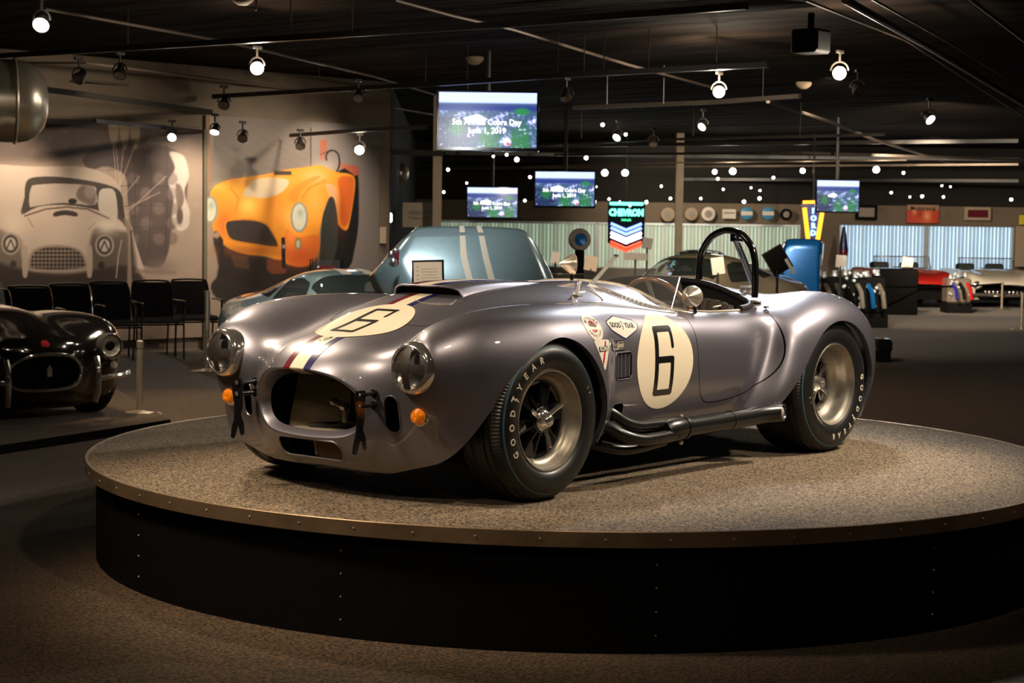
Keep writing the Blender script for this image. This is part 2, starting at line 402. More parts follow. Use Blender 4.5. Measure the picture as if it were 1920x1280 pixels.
def deck(x, y, off=0.0):
    h = BVH_BODY.ray_cast(Vector((x, y, 3.0)), Vector((0, 0, -1)))
    n = h[1] if h[1].z > 0 else -h[1]
    return h[0]+n*off, n
def front(y, z, off=0.0):
    h = BVH_BODY.ray_cast(Vector((-2, y, z)), Vector((1, 0, 0)))
    n = h[1] if h[1].x < 0 else -h[1]
    return h[0]+n*off, n
FRONT_ARCH = spl([(-.47,-.05),(-.462,.10),(-.440,.215),(-.365,.345),(-.278,.465),(-.19,.565),(-.075,.64),(.039,.675),(.14,.660),(.225,.612),(.305,.530),(.364,.42),(.380,.31),(.360,.23),(.35,.12),(.33,-.05)], 6)
REAR_ARCH = spl([(1.60,-.05),(1.66,.13),(1.77,.27),(1.90,.41),(2.02,.55),(2.13,.635),(2.26,.672),(2.40,.652),(2.52,.585),(2.61,.48),(2.655,.38),(2.645,.28),(2.60,.16),(2.56,-.05)], 6)
DOOR = spl([(1.157,.80),(1.160,.73),(1.170,.60),(1.183,.455),(1.22,.36),(1.27,.322),(1.34,.312),(1.45,.318),(1.58,.335),(1.68,.365),(1.76,.415),(1.82,.49),(1.855,.58),(1.875,.68),(1.88,.80)], 6)
COCKPIT = spl([(1.21,0),(1.215,.25),(1.215,.45),(1.25,.575),(1.40,.615),(1.60,.618),(1.78,.612),(1.875,.58),(1.915,.50),(1.93,.30),(1.93,0),(1.93,-.30),(1.915,-.50),(1.875,-.58),(1.78,-.612),(1.60,-.618),(1.40,-.615),(1.25,-.575),(1.215,-.45),(1.215,-.25)], 6, True)
_h = [(-.255,0),(-.25,.15),(-.215,.25),(-.15,.31),(.0,.36),(.35,.42),(.65,.485),(.76,.485),(.82,.43),(.85,.30),(.87,.15)]
HOOD = spl(_h+[(.875,0)]+[(a, -b) for a, b in _h[:0:-1]], 5, True)
TRUNK = spl([(2.10,0),(2.11,.25),(2.16,.36),(2.35,.375),(2.55,.36),(2.68,.31),(2.72,.2),(2.73,0),(2.72,-.2),(2.68,-.31),(2.55,-.36),(2.35,-.375),(2.16,-.36),(2.11,-.25)], 5, True)
def rrect(cx, cy, w, h, r, n=5):
    out = []
    for sx, sy, a0 in ((1, 1, 0), (-1, 1, PI/2), (-1, -1, PI), (1, -1, 1.5*PI)):
        for k in range(n+1):
            a = a0+PI/2*k/n; out.append((cx+sx*(w/2-r)+r*math.cos(a), cy+sy*(h/2-r)+r*math.sin(a)))
    return out
VENT = rrect(.566, .528, .150, .118, .02)
DUCT = rrect(.428, .371, .068, .150, .033)
LOWER = rrect(-.0, .200, .37, .084, .038)
EXH = rrect(.545, .325, .11, .075, .02)
def trim_body(V, F):
    def cut(g):
        nonlocal V, F
        V, F = clip(V, F, g)
    for A in (FRONT_ARCH, REAR_ARCH):
        g = poly_sdf(V[:, [0, 2]], A); cut(np.maximum(g, .52-np.abs(V[:, 1])))
    V, F = lip(V, F, lambda P: (np.abs(P[:, 1]) > .5) & ((np.abs(poly_sdf(P[:, [0, 2]], FRONT_ARCH)) < .006) | (np.abs(poly_sdf(P[:, [0, 2]], REAR_ARCH)) < .006)) & (P[:, 2] > .12),
               lambda v: v+np.array([0, -.03*np.sign(v[1]), 0]))
    cut(np.where(V[:, 0] < -.02, V[:, 2]-.115-.085*np.clip((np.abs(V[:, 1])-.35)/.33, 0, 1), 1.0))
    cut(np.maximum(poly_sdf(V[:, [0, 2]], VENT), .5-np.abs(V[:, 1])))
    cut(np.maximum(poly_sdf(V[:, [0, 2]], EXH), .5-np.abs(V[:, 1])))
    g = poly_sdf(np.stack([np.abs(V[:, 1]), V[:, 2]], 1), DUCT); cut(np.maximum(g, V[:, 0]+.35))
    g = poly_sdf(V[:, [1, 2]], LOWER); cut(np.maximum(g, V[:, 0]+.40))
    cut(np.maximum(poly_sdf(V[:, [0, 1]], COCKPIT), .45-V[:, 2]))
    return V, F
def tangent_patch(cx, cz, side=-1):
    """map of a flat sheet laid on the body side with its middle at (cx, cz)"""
    P, n = flank(cx, cz, side); n = n.normalized()
    X = (Vector((1, 0, 0))-n*n.x).normalized(); Y = n.cross(X)
    if Y.z < 0: Y = -Y
    def f(u, v, off):
        o = P+X*u+Y*v; h = BVH_BODY.ray_cast(o+n*.10, -n)
        return h[0]+n*off if h[0] is not None else o+n*off
    return f
GAP = .0022
def build_body():
    out = {}
    V, F = trim_body(SV, SF)
    gd = np.maximum(poly_sdf(V[:, [0, 2]], DOOR), .5-np.abs(V[:, 1]))
    out['body'] = clip(V, F, gd-GAP); d = clip(V, F, -gd-GAP)
    out['door'] = []
    for s in (-1, 1): out['door'].append(clip(d[0], d[1], s*d[0][:, 1]))
    V, F = out['body']
    for nm, P in (('hood', HOOD), ('trunk_lid', TRUNK)):
        g = np.maximum(poly_sdf(V[:, [0, 1]], P), .5-V[:, 2])
        out[nm] = clip(V, F, -g-GAP*.8); V, F = clip(V, F, g-GAP*.8)
    out['body'] = (V, F)
    return out
# ------------------------------------------------------------ the hall
def quad_struct(name, pts, m, kind='structure'):
    o = mesh_obj(name, pts, [tuple(range(len(pts)))], m, smooth=False); o['kind'] = kind; return o
M['floor'] = carpet_mat('hall_carpet', (.008, .006, .004), (.135, .074, .030), 75, .25)
M['top'] = carpet_mat('turntable_carpet', (.012, .0085, .006), (.34, .245, .150), 95, .12)
def ceiling_mat():
    m, nt, b = new_mat('sprayed_ceiling'); N = nt.nodes.new; L = nt.links.new
    tc = N('ShaderNodeTexCoord'); mp = N('ShaderNodeMapping'); mp.inputs['Rotation'].default_value = (0, 0, -YAW); mp.inputs['Scale'].default_value = (1.6, .35, 1)
    L(tc.outputs['Object'], mp.inputs['Vector']); nz = N('ShaderNodeTexNoise'); nz.inputs['Scale'].default_value = 1.6; nz.inputs['Detail'].default_value = 5; L(mp.outputs[0], nz.inputs['Vector'])
    rp = N('ShaderNodeValToRGB'); e = rp.color_ramp.elements; e[0].position = .35; e[0].color = (.005, .0035, .0025, 1); e[1].position = .72; e[1].color = (.022, .014, .009, 1)
    L(nz.outputs['Fac'], rp.inputs['Fac']); L(rp.outputs['Color'], b.inputs['Base Color']); b.inputs['Roughness'].default_value = .95; b.inputs['Specular IOR Level'].default_value = .05
    bp = N('ShaderNodeBump'); bp.inputs['Strength'].default_value = .8; bp.inputs['Distance'].default_value = .15; L(nz.outputs['Fac'], bp.inputs['Height']); L(bp.outputs[0], b.inputs['Normal'])
    return m
M['ceil'] = ceiling_mat()
M['wall_tan'] = mat('tan_wall_paint', (.19, .145, .10), .85, var=.05, scale=3)
M['wall_khaki'] = mat('khaki_wall_paint', (.13, .11, .07), .85, var=.05, scale=3)
M['wall_dark'] = mat('black_wall_paint', (.012, .010, .008), .9)
M['post'] = mat('cream_column_paint', (.42, .32, .22), .7, var=.05, scale=5)
M['track'] = mat('black_track', (.022, .018, .014), .4)
M['pipe_brown'] = mat('painted_conduit', (.20, .15, .11), .5, metal=.3)
M['duct'] = mat('galvanised_duct', (.80, .72, .58), .30, metal=.75, var=.15, scale=4)
M['rim_metal'] = mat('brushed_bronze_edge', (.26, .175, .105), .42, metal=.75, var=.25, scale=6)
M['skirt'] = mat('black_skirt', (.003, .0025, .002), .7, spec=.08)
M['steel'] = mat('brushed_steel', (.58, .49, .38), .3, metal=.75, var=.1)
M['white_board'] = mat('white_card', (.75, .68, .58), .6, var=.03)
E_LAMP = mat('lamp_lens', (1, .9, .75), .4, emit=60, ecol=(1, .93, .84)); E_COOL = mat('cool_lamp_lens', (1, 1, 1), .4, emit=40, ecol=(.95, .97, 1)); E_SMALL = mat('far_lamp_lens', (1, .95, .9), .4, emit=28, ecol=(1, .97, .92)); E_DIM = mat('dim_lamp_lens', (.9, .8, .65), .4, emit=1.2, ecol=(1, .9, .75))
# floor, ceiling, walls
quad_struct('floor', [room(-22, -4, FLOOR), room(15, -4, FLOOR), room(15, 45, FLOOR), room(-22, 45, FLOOR)], M['floor'])
CZ = 3.0
quad_struct('ceiling', [room(-22, -4, CZ), room(-22, 45, CZ), room(15, 45, CZ), room(15, -4, CZ)], M['ceil'])
BD = 41.0
SPLIT = 1.66
def wallbox(name, a, b, z0, z1, m, th=.15, side=1):
    a = Vector(a); b = Vector(b); d = (b-a); d.z = 0; n = Vector((-d.y, d.x, 0)).normalized()*th*side
    q = MB(); V = [Vector((p.x, p.y, z)) for p in (a, b, b+n, a+n) for z in (z0, z1)]
    q.add(V, [(0, 2, 3, 1), (2, 4, 5, 3), (4, 6, 7, 5), (6, 0, 1, 7), (1, 3, 5, 7), (0, 6, 4, 2)]); o = q.build(name, m); o['kind'] = 'structure'; return o
# back wall with two window bands (heights from the photo: sill .22, head 1.16)
def blat(u): return (u-960)/3332.5*BD
WIN = [(blat(735), blat(1497), .14, 1.17), (blat(1570), blat(1897), .15, 1.24)]
zs = (FLOOR, .14, 1.20)
wallbox('wall_back', room(-22, BD), room(15, BD), FLOOR, .14, M['wall_khaki'])
wallbox('wall_back', room(-22, BD), room(15, BD), 1.20, SPLIT, M['wall_tan'])
wallbox('wall_back', room(-22, BD), room(15, BD), SPLIT, CZ, M['wall_dark'])
wallbox('wall_back', room(-22, BD), room(WIN[0][0], BD), .14, 1.20, M['wall_tan'])
wallbox('wall_back', room(WIN[0][1], BD), room(WIN[1][0], BD), .14, 1.20, M['wall_tan'])
wallbox('wall_back', room(WIN[1][1], BD), room(15, BD), .14, 1.20, M['wall_tan'])
wallbox('wall_right', room(13, -4), room(13, BD), FLOOR, CZ, M['wall_dark'], side=-1)
M['daylight'] = mat('daylight_outside', (.6, .75, .8), .5, emit=1.0, ecol=(.78, .86, .80), var=0); M['daylight2'] = mat('bluer_daylight_outside', (.6, .7, .9), .5, emit=1.6, ecol=(.72, .84, .95), var=0)
M['slat'] = mat('blind_slat', (.50, .53, .46), .6, var=.06, scale=3, emit=.22, ecol=(.76, .82, .70)); M['slat2'] = mat('bluish_blind_slat', (.45, .55, .62), .6, var=.06, scale=3, emit=.36, ecol=(.70, .80, .84)); M['alu'] = mat('window_frame_metal', (.55, .60, .62), .4, metal=.4)  # slat emission and bluish tint stand in for daylight from behind
for k, (l0, l1, z0, z1) in enumerate(WIN):
    q = MB(); f = frame(room(0, BD+.05), RH, FH, (0, 0, 1))
    for a, b, c, d in ((l0, l1, z0-.02, z0+.03), (l0, l1, z1-.03, z1+.02), (l0-.02, l0+.03, z0, z1), (l1-.03, l1+.02, z0, z1), ((l0+l1)/2-.05, (l0+l1)/2+.05, z0, z1)):
        q.box(((a+b)/2, 0, (c+d)/2), (b-a, .06, d-c), f)
    w = q.build('window_%d' % (k+1), M['alu']); w['kind'] = 'structure'
    q = MB(); q.box(((l0+l1)/2, .10, (z0+z1)/2), (l1-l0, .01, z1-z0), f); q.build('glass', M['daylight2'] if k else M['daylight'], w)
    q = MB(); n = int((l1-l0)/.085); 
    for i in range(n):
        x = l0+(l1-l0)*(i+.5)/n; a = .42+.16*math.sin(i*1.7)
        q.box((0, 0, 0), (.088, .003, z1-z0-.05), f @ Matrix.Translation((x, .04, (z0+z1)/2)) @ Matrix.Rotation(a, 4, 'Z'))
    o = q.build('vertical_blind', M['slat2'] if k else M['slat'], w); o['kind'] = 'stuff'
# mural wall, running obliquely on the left
WA = room((727-960)/3332.5*24.0, 24.0); WB = room(-6.2, 19.5); WD = (WA-WB); WD.z = 0; WD.normalize(); WN = Vector((WD.y, -WD.x, 0))
WC = WB-WD*9
wallbox('wall_left', WC, WA, FLOOR, CZ, M['wall_tan'], .25)
wallbox('wall_left', WA, WA+FH*17.2+RH*-.6, FLOOR, CZ, M['wall_dark'], .25)
def on_wall(u, v):
    d = ray_(u, v); t = (WB-CAM).dot(WN)/d.dot(WN); return CAM+d*t
def pxof(P):
    d = Vector(P)-CAM; z = d.dot(CF); return 960+3332.5*d.dot(CR)/z, 640-3332.5*d.dot(CU)/z
def sm(x): x = np.clip(x, 0, 1); return x*x*(3-2*x)
class Paint:
    """soft-edged flat colours evaluated at picture coordinates"""
    def __init__(s, U, V, base):
        s.P = np.stack([U, V], 1); s.c = np.tile(np.array(base, float), (len(U), 1))
    def put(s, a, col):
        col = np.array(col, float); s.c = s.c*(1-a[:, None])+(col if col.ndim == 2 else col[None])*a[:, None]
    def poly(s, pts, col, soft=2.0, smooth=4, op=1.0):
        pts = spl(pts, smooth, True) if smooth else np.array(pts, float)
        s.put(sm(.5-poly_sdf(s.P, pts)/soft)*op, col)
    def ell(s, cx, cy, a, b, col, soft=2.0, rot=0, op=1.0):
        d = s.P-[cx, cy]; c_, s_ = math.cos(rot), math.sin(rot); x = d[:, 0]*c_+d[:, 1]*s_; y = -d[:, 0]*s_+d[:, 1]*c_
        s.put(sm(.5+(1-np.hypot(x/a, y/b))*min(a, b)/soft)*op, col)
    def blob(s, cx, cy, a, b, col, op=1.0):
        d = s.P-[cx, cy]; s.put(np.exp(-((d[:, 0]/a)**2+(d[:, 1]/b)**2))*op, col)
    def line(s, pts, w, col, op=1.0, soft=1.2):
        pts = np.array(pts, float); d = np.full(len(s.P), 1e9)
        for a, b in zip(pts[:-1], pts[1:]):
            ab = b-a; t = np.clip(((s.P-a) @ ab)/(ab @ ab), 0, 1); d = np.minimum(d, np.hypot(*(s.P-a-t[:, None]*ab).T))
        s.put(sm(.5+(w/2-d)/soft)*op, col)
def painted(name, P4, nx, ny, fn, m, parent=None, th=.02, n=None):
    """picture panel: fn(U, V) gives display colours at photo-like coordinates of the panel's own points; P4 = corner, edge1, edge2"""
    o, e1, e2 = [Vector(a) for a in P4]; V = []
    for i in range(nx+1):
        for j in range(ny+1): V.append(o+e1*(i/nx)+e2*(j/ny))
    F = grid_faces(nx+1, ny+1); ob = mesh_obj(name, V, F, m, parent, smooth=False)
    S, T = np.meshgrid(np.linspace(0, 1, nx+1), np.linspace(0, 1, ny+1), indexing='ij')
    col = fn(S.ravel(), T.ravel(), V); col = np.clip(col, 0, 1); linc = np.where(col <= .04045, col/12.92, ((col+.055)/1.055)**2.4)
    at = ob.data.color_attributes.new('Col', 'FLOAT_COLOR', 'POINT'); at.data.foreach_set('color', np.concatenate([linc, np.ones((len(linc), 1))], 1).ravel().astype(np.float32))
    return ob
M['print'] = attr_mat('mural_print', 0, .55); M['screen'] = attr_mat('lit_screen', 1.9, .2)
def hashn(U, V, s, seed=0):
    out = np.zeros(len(U)); rng = np.random.RandomState(seed)
    for k in range(5):
        a = rng.rand(4)*6.28; f = s*(1.7**k)
        out += np.sin(U*f*math.cos(a[0])+V*f*math.sin(a[0])+a[1]+2*np.sin(V*f*.6+a[2]))*np.sin(V*f*.9*math.cos(a[3])-U*f*.5+a[2])/(1.4**k)
    return out/2
def mural_bw(S, T, V):
    q = np.array([pxof(v) for v in V]); U, Y = q[:, 0], q[:, 1]
    p = Paint(U, Y, (.60, .52, .45))
    p.put(sm((330-Y)/110)*.9, (.24, .19, .165)); p.put(sm((318-Y)/30)*sm((190-U)/60)*.75, (.27, .21, .18)); p.put(sm((hashn(U, Y, .09, 3)-.1)*1.2)*.10, (.80, .74, .68))  # upper part darkened in the print to imitate missing lamp light
    # parachute canopy: dark quilted gores, pale edge on the right
    p.poly([(155, 300), (175, 278), (205, 272), (230, 268), (262, 268), (312, 275), (345, 295), (352, 330), (350, 380), (356, 410), (345, 428), (322, 430), (316, 470), (300, 500), (262, 492), (248, 440), (240, 380), (235, 330), (200, 312), (170, 318)], (.30, .245, .225), 5)
    p.poly([(318, 285), (345, 293), (354, 330), (346, 360), (356, 400), (352, 425), (335, 432), (322, 410), (325, 370), (315, 340), (328, 315)], (.86, .80, .74), 5, op=.8)
    p.poly([(330, 345), (340, 350), (345, 375), (335, 395), (330, 370)], (.45, .38, .34), 4); p.ell(337, 405, 6, 16, (.35, .28, .25), 4)
    for i in range(4): 
        for j in range(5): p.ell(250+i*24, 335+j*28, 11, 12, (.32, .27, .25) if (i+j) % 2 else (.50, .43, .40), 6, op=.45)
    for x in (252, 281, 312): p.line([(x, 272), (x+2, 380), (x-2, 480)], 1.8, (.24, .19, .17), .8)
    for y in (315, 347, 385, 425): p.line([(200, y+4), (260, y), (318, y+2)], 1.5, (.24, .19, .17), .6)
    p.line([(248, 438), (318, 436)], 2, (.3, .25, .22)); p.blob(300, 500, 30, 15, (.45, .38, .36), .7)
    for x in (212, 232, 252): p.poly([(x-9, 232), (x-2, 225), (x+9, 232), (x+10, 255), (x+3, 280), (x-5, 262)], (.62, .54, .44), 5, op=.8)
    for x in (208, 232, 257, 285): p.ell(x, 222, 9, 9, (.66, .60, .56), 3, op=.8)
    for a, b in (((212, 275), (222, 370)), ((232, 272), (224, 350)), ((252, 275), (226, 345)), ((262, 330), (228, 372)), ((312, 330), (236, 400)), ((300, 360), (240, 390)), ((218, 280), (226, 360))): p.line([a, b], 1.3, (.78, .70, .62), .7)
    # pale hard-top sports car seen from the front
    p.poly([(-30, 306), (0, 308), (60, 312), (145, 312), (190, 322), (222, 345), (232, 385), (238, 410), (250, 440), (252, 560), (-30, 560)], (.70, .62, .55), 2)
    p.poly([(48, 345), (60, 333), (100, 331), (150, 336), (200, 346), (226, 360), (232, 390), (236, 425), (224, 412), (180, 393), (120, 384), (70, 388), (40, 402), (46, 370)], (.24, .20, .17), 1.5, 3)
    p.poly([(58, 352), (72, 346), (120, 344), (175, 349), (180, 360), (178, 384), (120, 380), (70, 386), (55, 386)], (.66, .59, .53), 1.5, 3); p.poly([(198, 353), (216, 360), (220, 412), (200, 404), (185, 392), (186, 360)], (.72, .66, .60), 2, 3)
    p.poly([(150, 350), (162, 348), (178, 358), (176, 384), (150, 376), (143, 365)], (.42, .36, .32), 5); p.ell(136, 377, 8, 5, (.12, .1, .09), 2); p.ell(168, 360, 10, 12, (.50, .44, .40), 4)
    p.line([(46, 405), (85, 392), (125, 388), (165, 392), (205, 410)], 3.0, (.34, .28, .24)); p.poly([(102, 398), (122, 394), (143, 398), (144, 406), (122, 403), (102, 406)], (.20, .16, .14), 1.5, 3)
    p.line([(52, 408), (62, 425)], 1.3, (.4, .33, .29)); p.line([(178, 418), (165, 430)], 1.3, (.4, .33, .29))
    p.poly([(-30, 420), (0, 430), (36, 445), (40, 475), (50, 560), (-30, 560)], (.36, .30, .26), 10, 3, .8); p.poly([(172, 440), (186, 425), (225, 432), (250, 450), (250, 560), (165, 560), (166, 490)], (.30, .25, .21), 10, 3, .85)
    p.poly([(20, 500), (60, 508), (120, 512), (165, 508), (252, 500), (252, 570), (-30, 570), (-30, 490)], (.20, .155, .125), 12, 3)
    p.blob(25, 425, 22, 22, (.80, .72, .64), .8); p.blob(200, 425, 25, 16, (.86, .79, .71), .9)
    for cx, cy in ((20, 457), (196, 460)): p.ell(cx, cy, 18, 21, (.62, .55, .48), 1.5); p.ell(cx, cy, 14, 17, (.26, .22, .19), 1.5); p.ell(cx, cy, 10, 12, (.72, .66, .60), 2); p.line([(cx-7, cy+8), (cx, cy-8), (cx+7, cy+8)], 2.5, (.25, .2, .18)); 
    p.ell(25, 495, 6, 7, (.22, .18, .15), 2); p.ell(190, 497, 6, 7, (.18, .14, .12), 2)
    p.poly([(52, 495), (60, 470), (85, 460), (120, 459), (150, 468), (163, 490), (160, 505), (110, 510), (60, 508)], (.58, .50, .44), 1.5, 3); p.poly([(57, 495), (64, 473), (87, 464), (120, 463), (147, 471), (158, 490), (156, 501), (110, 505), (62, 503)], (.13, .10, .085), 1.2, 3)
    ins = sm(.5-poly_sdf(p.P, spl([(57, 495), (64, 473), (87, 464), (120, 463), (147, 471), (158, 490), (156, 501), (110, 505), (62, 503)], 3, True))/2)
    p.put(ins*sm((np.abs(((U-57) % 7.2)-3.6)-2.2)*1.0+.3)*.75, (.55, .47, .41)); p.put(ins*sm((np.abs(((Y-463) % 7.4)-3.7)-2.3)*1.0+.3)*.7, (.60, .52, .45))
    for x in (47, 168): p.poly([(x-5, 462), (x, 460), (x+5, 466), (x+5, 512), (x, 521), (x-5, 512)], (.66, .58, .50), 1.5, 3)
    p.poly([(232, 410), (240, 415), (248, 440), (247, 560), (238, 560), (240, 450)], (.50, .43, .37), 2, 3); p.line([(228, 450), (222, 480), (218, 520)], 2, (.66, .58, .5)); p.line([(246, 432), (250, 560)], 3, (.2, .16, .13))
    p.poly([(252, 504), (330, 508), (330, 514), (252, 512)], (.46, .39, .33), 5, 0, .6)
    return p.c
def mural_gold(S, T, V):
    q = np.array([pxof(v) for v in V]); U, Y = q[:, 0], q[:, 1]
    p = Paint(U, Y, (.60, .52, .45)); p.put(sm((400-Y)/20)*sm((590-U)/6), (.50, .45, .41)); p.put(sm(np.sin(Y*1.35)*.8+.3)*sm((400-Y)/20)*sm((585-U)/5)*.45, (.36, .32, .29))
    p.put(sm((398-U)/8)*sm((352-Y)/30+.3), (.56, .40, .28)); p.put(sm((402-U)/3)*sm((U-392)/3)*sm((300-Y)/40)*.8, (.64, .56, .48))
    p.put(sm((U-583)/4), (.50, .46, .44)); p.poly([(600, 262), (613, 262), (613, 300), (600, 300)], (.62, .36, .27), 3, 0); p.poly([(634, 305), (672, 312), (672, 335), (640, 320)], (.68, .34, .25), 4, 0); p.line([(583, 240), (583, 330)], 2, (.16, .14, .13))
    p.blob(610, 315, 28, 18, (.70, .64, .58), .8); p.line([(600, 290), (622, 280)], 1.2, (.2, .2, .2))
    for pts in ([(612, 300), (612, 290), (618, 283), (628, 283), (635, 292), (636, 310), (630, 325)],): p.line(spl(pts, 4), 3.2, (.13, .13, .14))
    p.poly([(636, 320), (665, 330), (672, 335), (672, 420), (664, 470), (655, 500), (620, 520), (600, 490), (610, 420)], (.10, .09, .085), 3, 3)
    # body
    p.poly([(393, 370), (400, 352), (425, 338), (458, 332), (500, 326), (535, 318), (575, 313), (600, 310), (630, 322), (655, 326), (666, 338), (662, 380), (655, 420), (648, 432), (634, 420), (628, 390), (620, 370), (610, 385), (600, 430), (596, 470), (584, 490), (560, 500), (535, 497), (500, 480), (470, 475), (430, 465), (405, 445), (396, 410)], (.92, .58, .16), 2)
    p.poly([(634, 335), (655, 330), (664, 340), (660, 385), (652, 420), (640, 418), (638, 370)], (.80, .36, .14), 4, 3, .9); p.poly([(610, 345), (630, 350), (634, 385), (632, 432), (628, 390), (618, 368)], (.86, .66, .52), 4, 3, .8)
    p.blob(435, 360, 22, 16, (.98, .72, .22), .8); p.blob(465, 385, 18, 20, (1, .86, .38), .9); p.blob(545, 410, 16, 20, (.97, .74, .36), .8); p.blob(590, 380, 20, 35, (.97, .66, .30), .8); p.blob(420, 420, 14, 25, (.80, .38, .10), .8); p.blob(520, 395, 14, 30, (.93, .58, .22), .6)
    p.blob(500, 340, 40, 8, (.88, .74, .52), .7); p.blob(592, 330, 26, 14, (.88, .72, .50), .7); p.poly([(540, 365), (560, 345), (590, 330), (600, 333), (570, 352), (552, 380)], (.80, .50, .16), 4, 3, .6)
    p.poly([(455, 365), (468, 345), (485, 335), (510, 333), (538, 336), (540, 348), (525, 362), (500, 371), (475, 370)], (.84, .74, .60), 2.5, 3); p.poly([(514, 320), (546, 321), (547, 328), (514, 328)], (.26, .22, .18), 1.5, 0)
    p.poly([(400, 445), (430, 466), (500, 482), (560, 500), (590, 480), (596, 500), (600, 530), (560, 560), (500, 560), (440, 550), (400, 550), (410, 500)], (.16, .12, .10), 6, 3); p.poly([(536, 430), (560, 445), (596, 440), (598, 470), (584, 495), (560, 500), (536, 485)], (.86, .44, .16), 6, 3)
    p.poly([(420, 420), (430, 412), (470, 410), (500, 418), (515, 438), (522, 458), (518, 466), (480, 460), (440, 455), (424, 443)], (.84, .52, .12), 2, 3); p.poly([(424, 420), (434, 414), (470, 413), (498, 421), (512, 440), (520, 456), (516, 462), (480, 457), (440, 450), (428, 440)], (.215, .17, .15), 1.5, 3)
    p.poly([(420, 452), (470, 465), (520, 472), (525, 478), (470, 478), (430, 466)], (.88, .56, .15), 4, 3); p.poly([(432, 478), (465, 480), (468, 505), (440, 500)], (.30, .20, .13), 4, 0); p.poly([(500, 485), (536, 488), (536, 512), (510, 514), (500, 505)], (.42, .22, .12), 3, 0)
    p.poly([(600, 470), (604, 410), (612, 385), (618, 370), (626, 372), (632, 400), (634, 440), (628, 480), (612, 505), (598, 500)], (.20, .20, .185), 2, 3)
    p.poly([(395, 540), (410, 520), (440, 530), (500, 545), (560, 530), (620, 500), (612, 560), (560, 590), (480, 585), (420, 570)], (.17, .14, .12), 5, 3)
    p.blob(470, 470, 60, 10, (.62, .30, .10), .6); p.blob(560, 480, 30, 22, (.70, .27, .10), .7); p.blob(415, 350, 18, 8, (1, .80, .40), .5); p.blob(545, 435, 12, 30, (.99, .62, .26), .6); p.blob(640, 400, 10, 40, (.60, .24, .10), .5); p.line([(566, 372), (580, 352), (610, 338)], 3, (.72, .42, .14), .6, 4); p.line([(432, 352), (448, 372), (440, 400)], 3, (.80, .46, .12), .5, 5)
    for cx, cy, a, b in ((394, 393, 14, 25), (561, 407, 16, 28)): p.ell(cx, cy, a, b, (.50, .53, .52), 2); p.ell(cx, cy, a-3, b-3, (.80, .79, .70), 3); p.blob(cx+2, cy-8, 6, 8, (.55, .60, .56), .7)
    p.ell(559, 457, 6, 11, (.45, .42, .32), 2); p.ell(559, 457, 4, 8, (.68, .68, .52), 2); p.line([(531, 448), (532, 500)], 7, (.10, .09, .08)); p.ell(532, 462, 3, 4, (.6, .55, .5), 2); p.line([(405, 437), (414, 450), (418, 500)], 8, (.16, .11, .09)); p.ell(407, 440, 6, 6, (.62, .5, .4), 3)
    return p.c
def wall_panel(name, u0, u1, vt, vb, fn, nx, ny, label):
    a = on_wall(u0, (vt+vb)/2); b = on_wall(u1, (vt+vb)/2); zt = on_wall((u0+u1)/2, vt).z; zb = on_wall((u0+u1)/2, vb).z
    a = Vector((a.x, a.y, zb))+WN*.05; b = Vector((b.x, b.y, zb))+WN*.05
    t = empty(name, a, label=label, cat='mural')
    o = painted('print', (Vector((0, 0, 0)), b-a, Vector((0, 0, zt-zb))), nx, ny, lambda S, T, V: fn(S, T, [a+v for v in V]), M['print'], t)
    q = MB(); L = (b-a).length; q.box((L/2, -.035, (zt-zb)/2), (L, .06, zt-zb), frame((0, 0, 0), WD, -WN if 0 else WN, (0, 0, 1)) @ Matrix.Translation((0, 0, 0))); o2 = q.build('backing_board', M['wall_tan'], t)
    return t
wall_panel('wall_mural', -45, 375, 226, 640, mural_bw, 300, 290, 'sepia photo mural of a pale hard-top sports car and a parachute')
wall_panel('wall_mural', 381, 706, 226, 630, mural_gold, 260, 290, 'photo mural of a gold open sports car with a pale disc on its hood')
q = MB(); q.box((0, 0, 0), (.05, .05, 2.7), frame(on_wall(379, 450)+WN*.05, WD, WN, (0, 0, 1))); o = q.build('trim_1', M['wall_khaki']); o['kind'] = 'structure'
# spots washing the murals
for (u, v, w, dz) in ((18, 395, 70, .9), (205, 420, 26, .8), (345, 400, 60, .9), (480, 420, 60, 1.2), (590, 400, 40, 1.1), (120, 330, 25, 1.2), (520, 500, 30, 1.5)):
    P = on_wall(u, v); L = P+WN*(1.1 if dz < 1.2 else 2.4); L.z = min(2.75, P.z+dz+.5); spot(L, P, w*3.2, 60 if dz < 1 else 85, .9, .05, (1, .84, .66))
# columns
for u, D, wd, nm in ((819, 26.5, .135, 'column'), (1272.5, 36.0, .15, 'column')):
    p = at_d(u, 420, D); q = MB(); q.box((0, 0, (CZ+FLOOR)/2), (wd, wd, CZ-FLOOR), frame((p.x, p.y, 0), RH, FH, (0, 0, 1)), bev=.01)
    q.box((0, 0, FLOOR+.06), (wd+.04, wd+.04, .12), frame((p.x, p.y, 0), RH, FH, (0, 0, 1)))
    o = q.build('trim_%d' % (2 if u < 1000 else 3), M['post']); o['kind'] = 'structure'
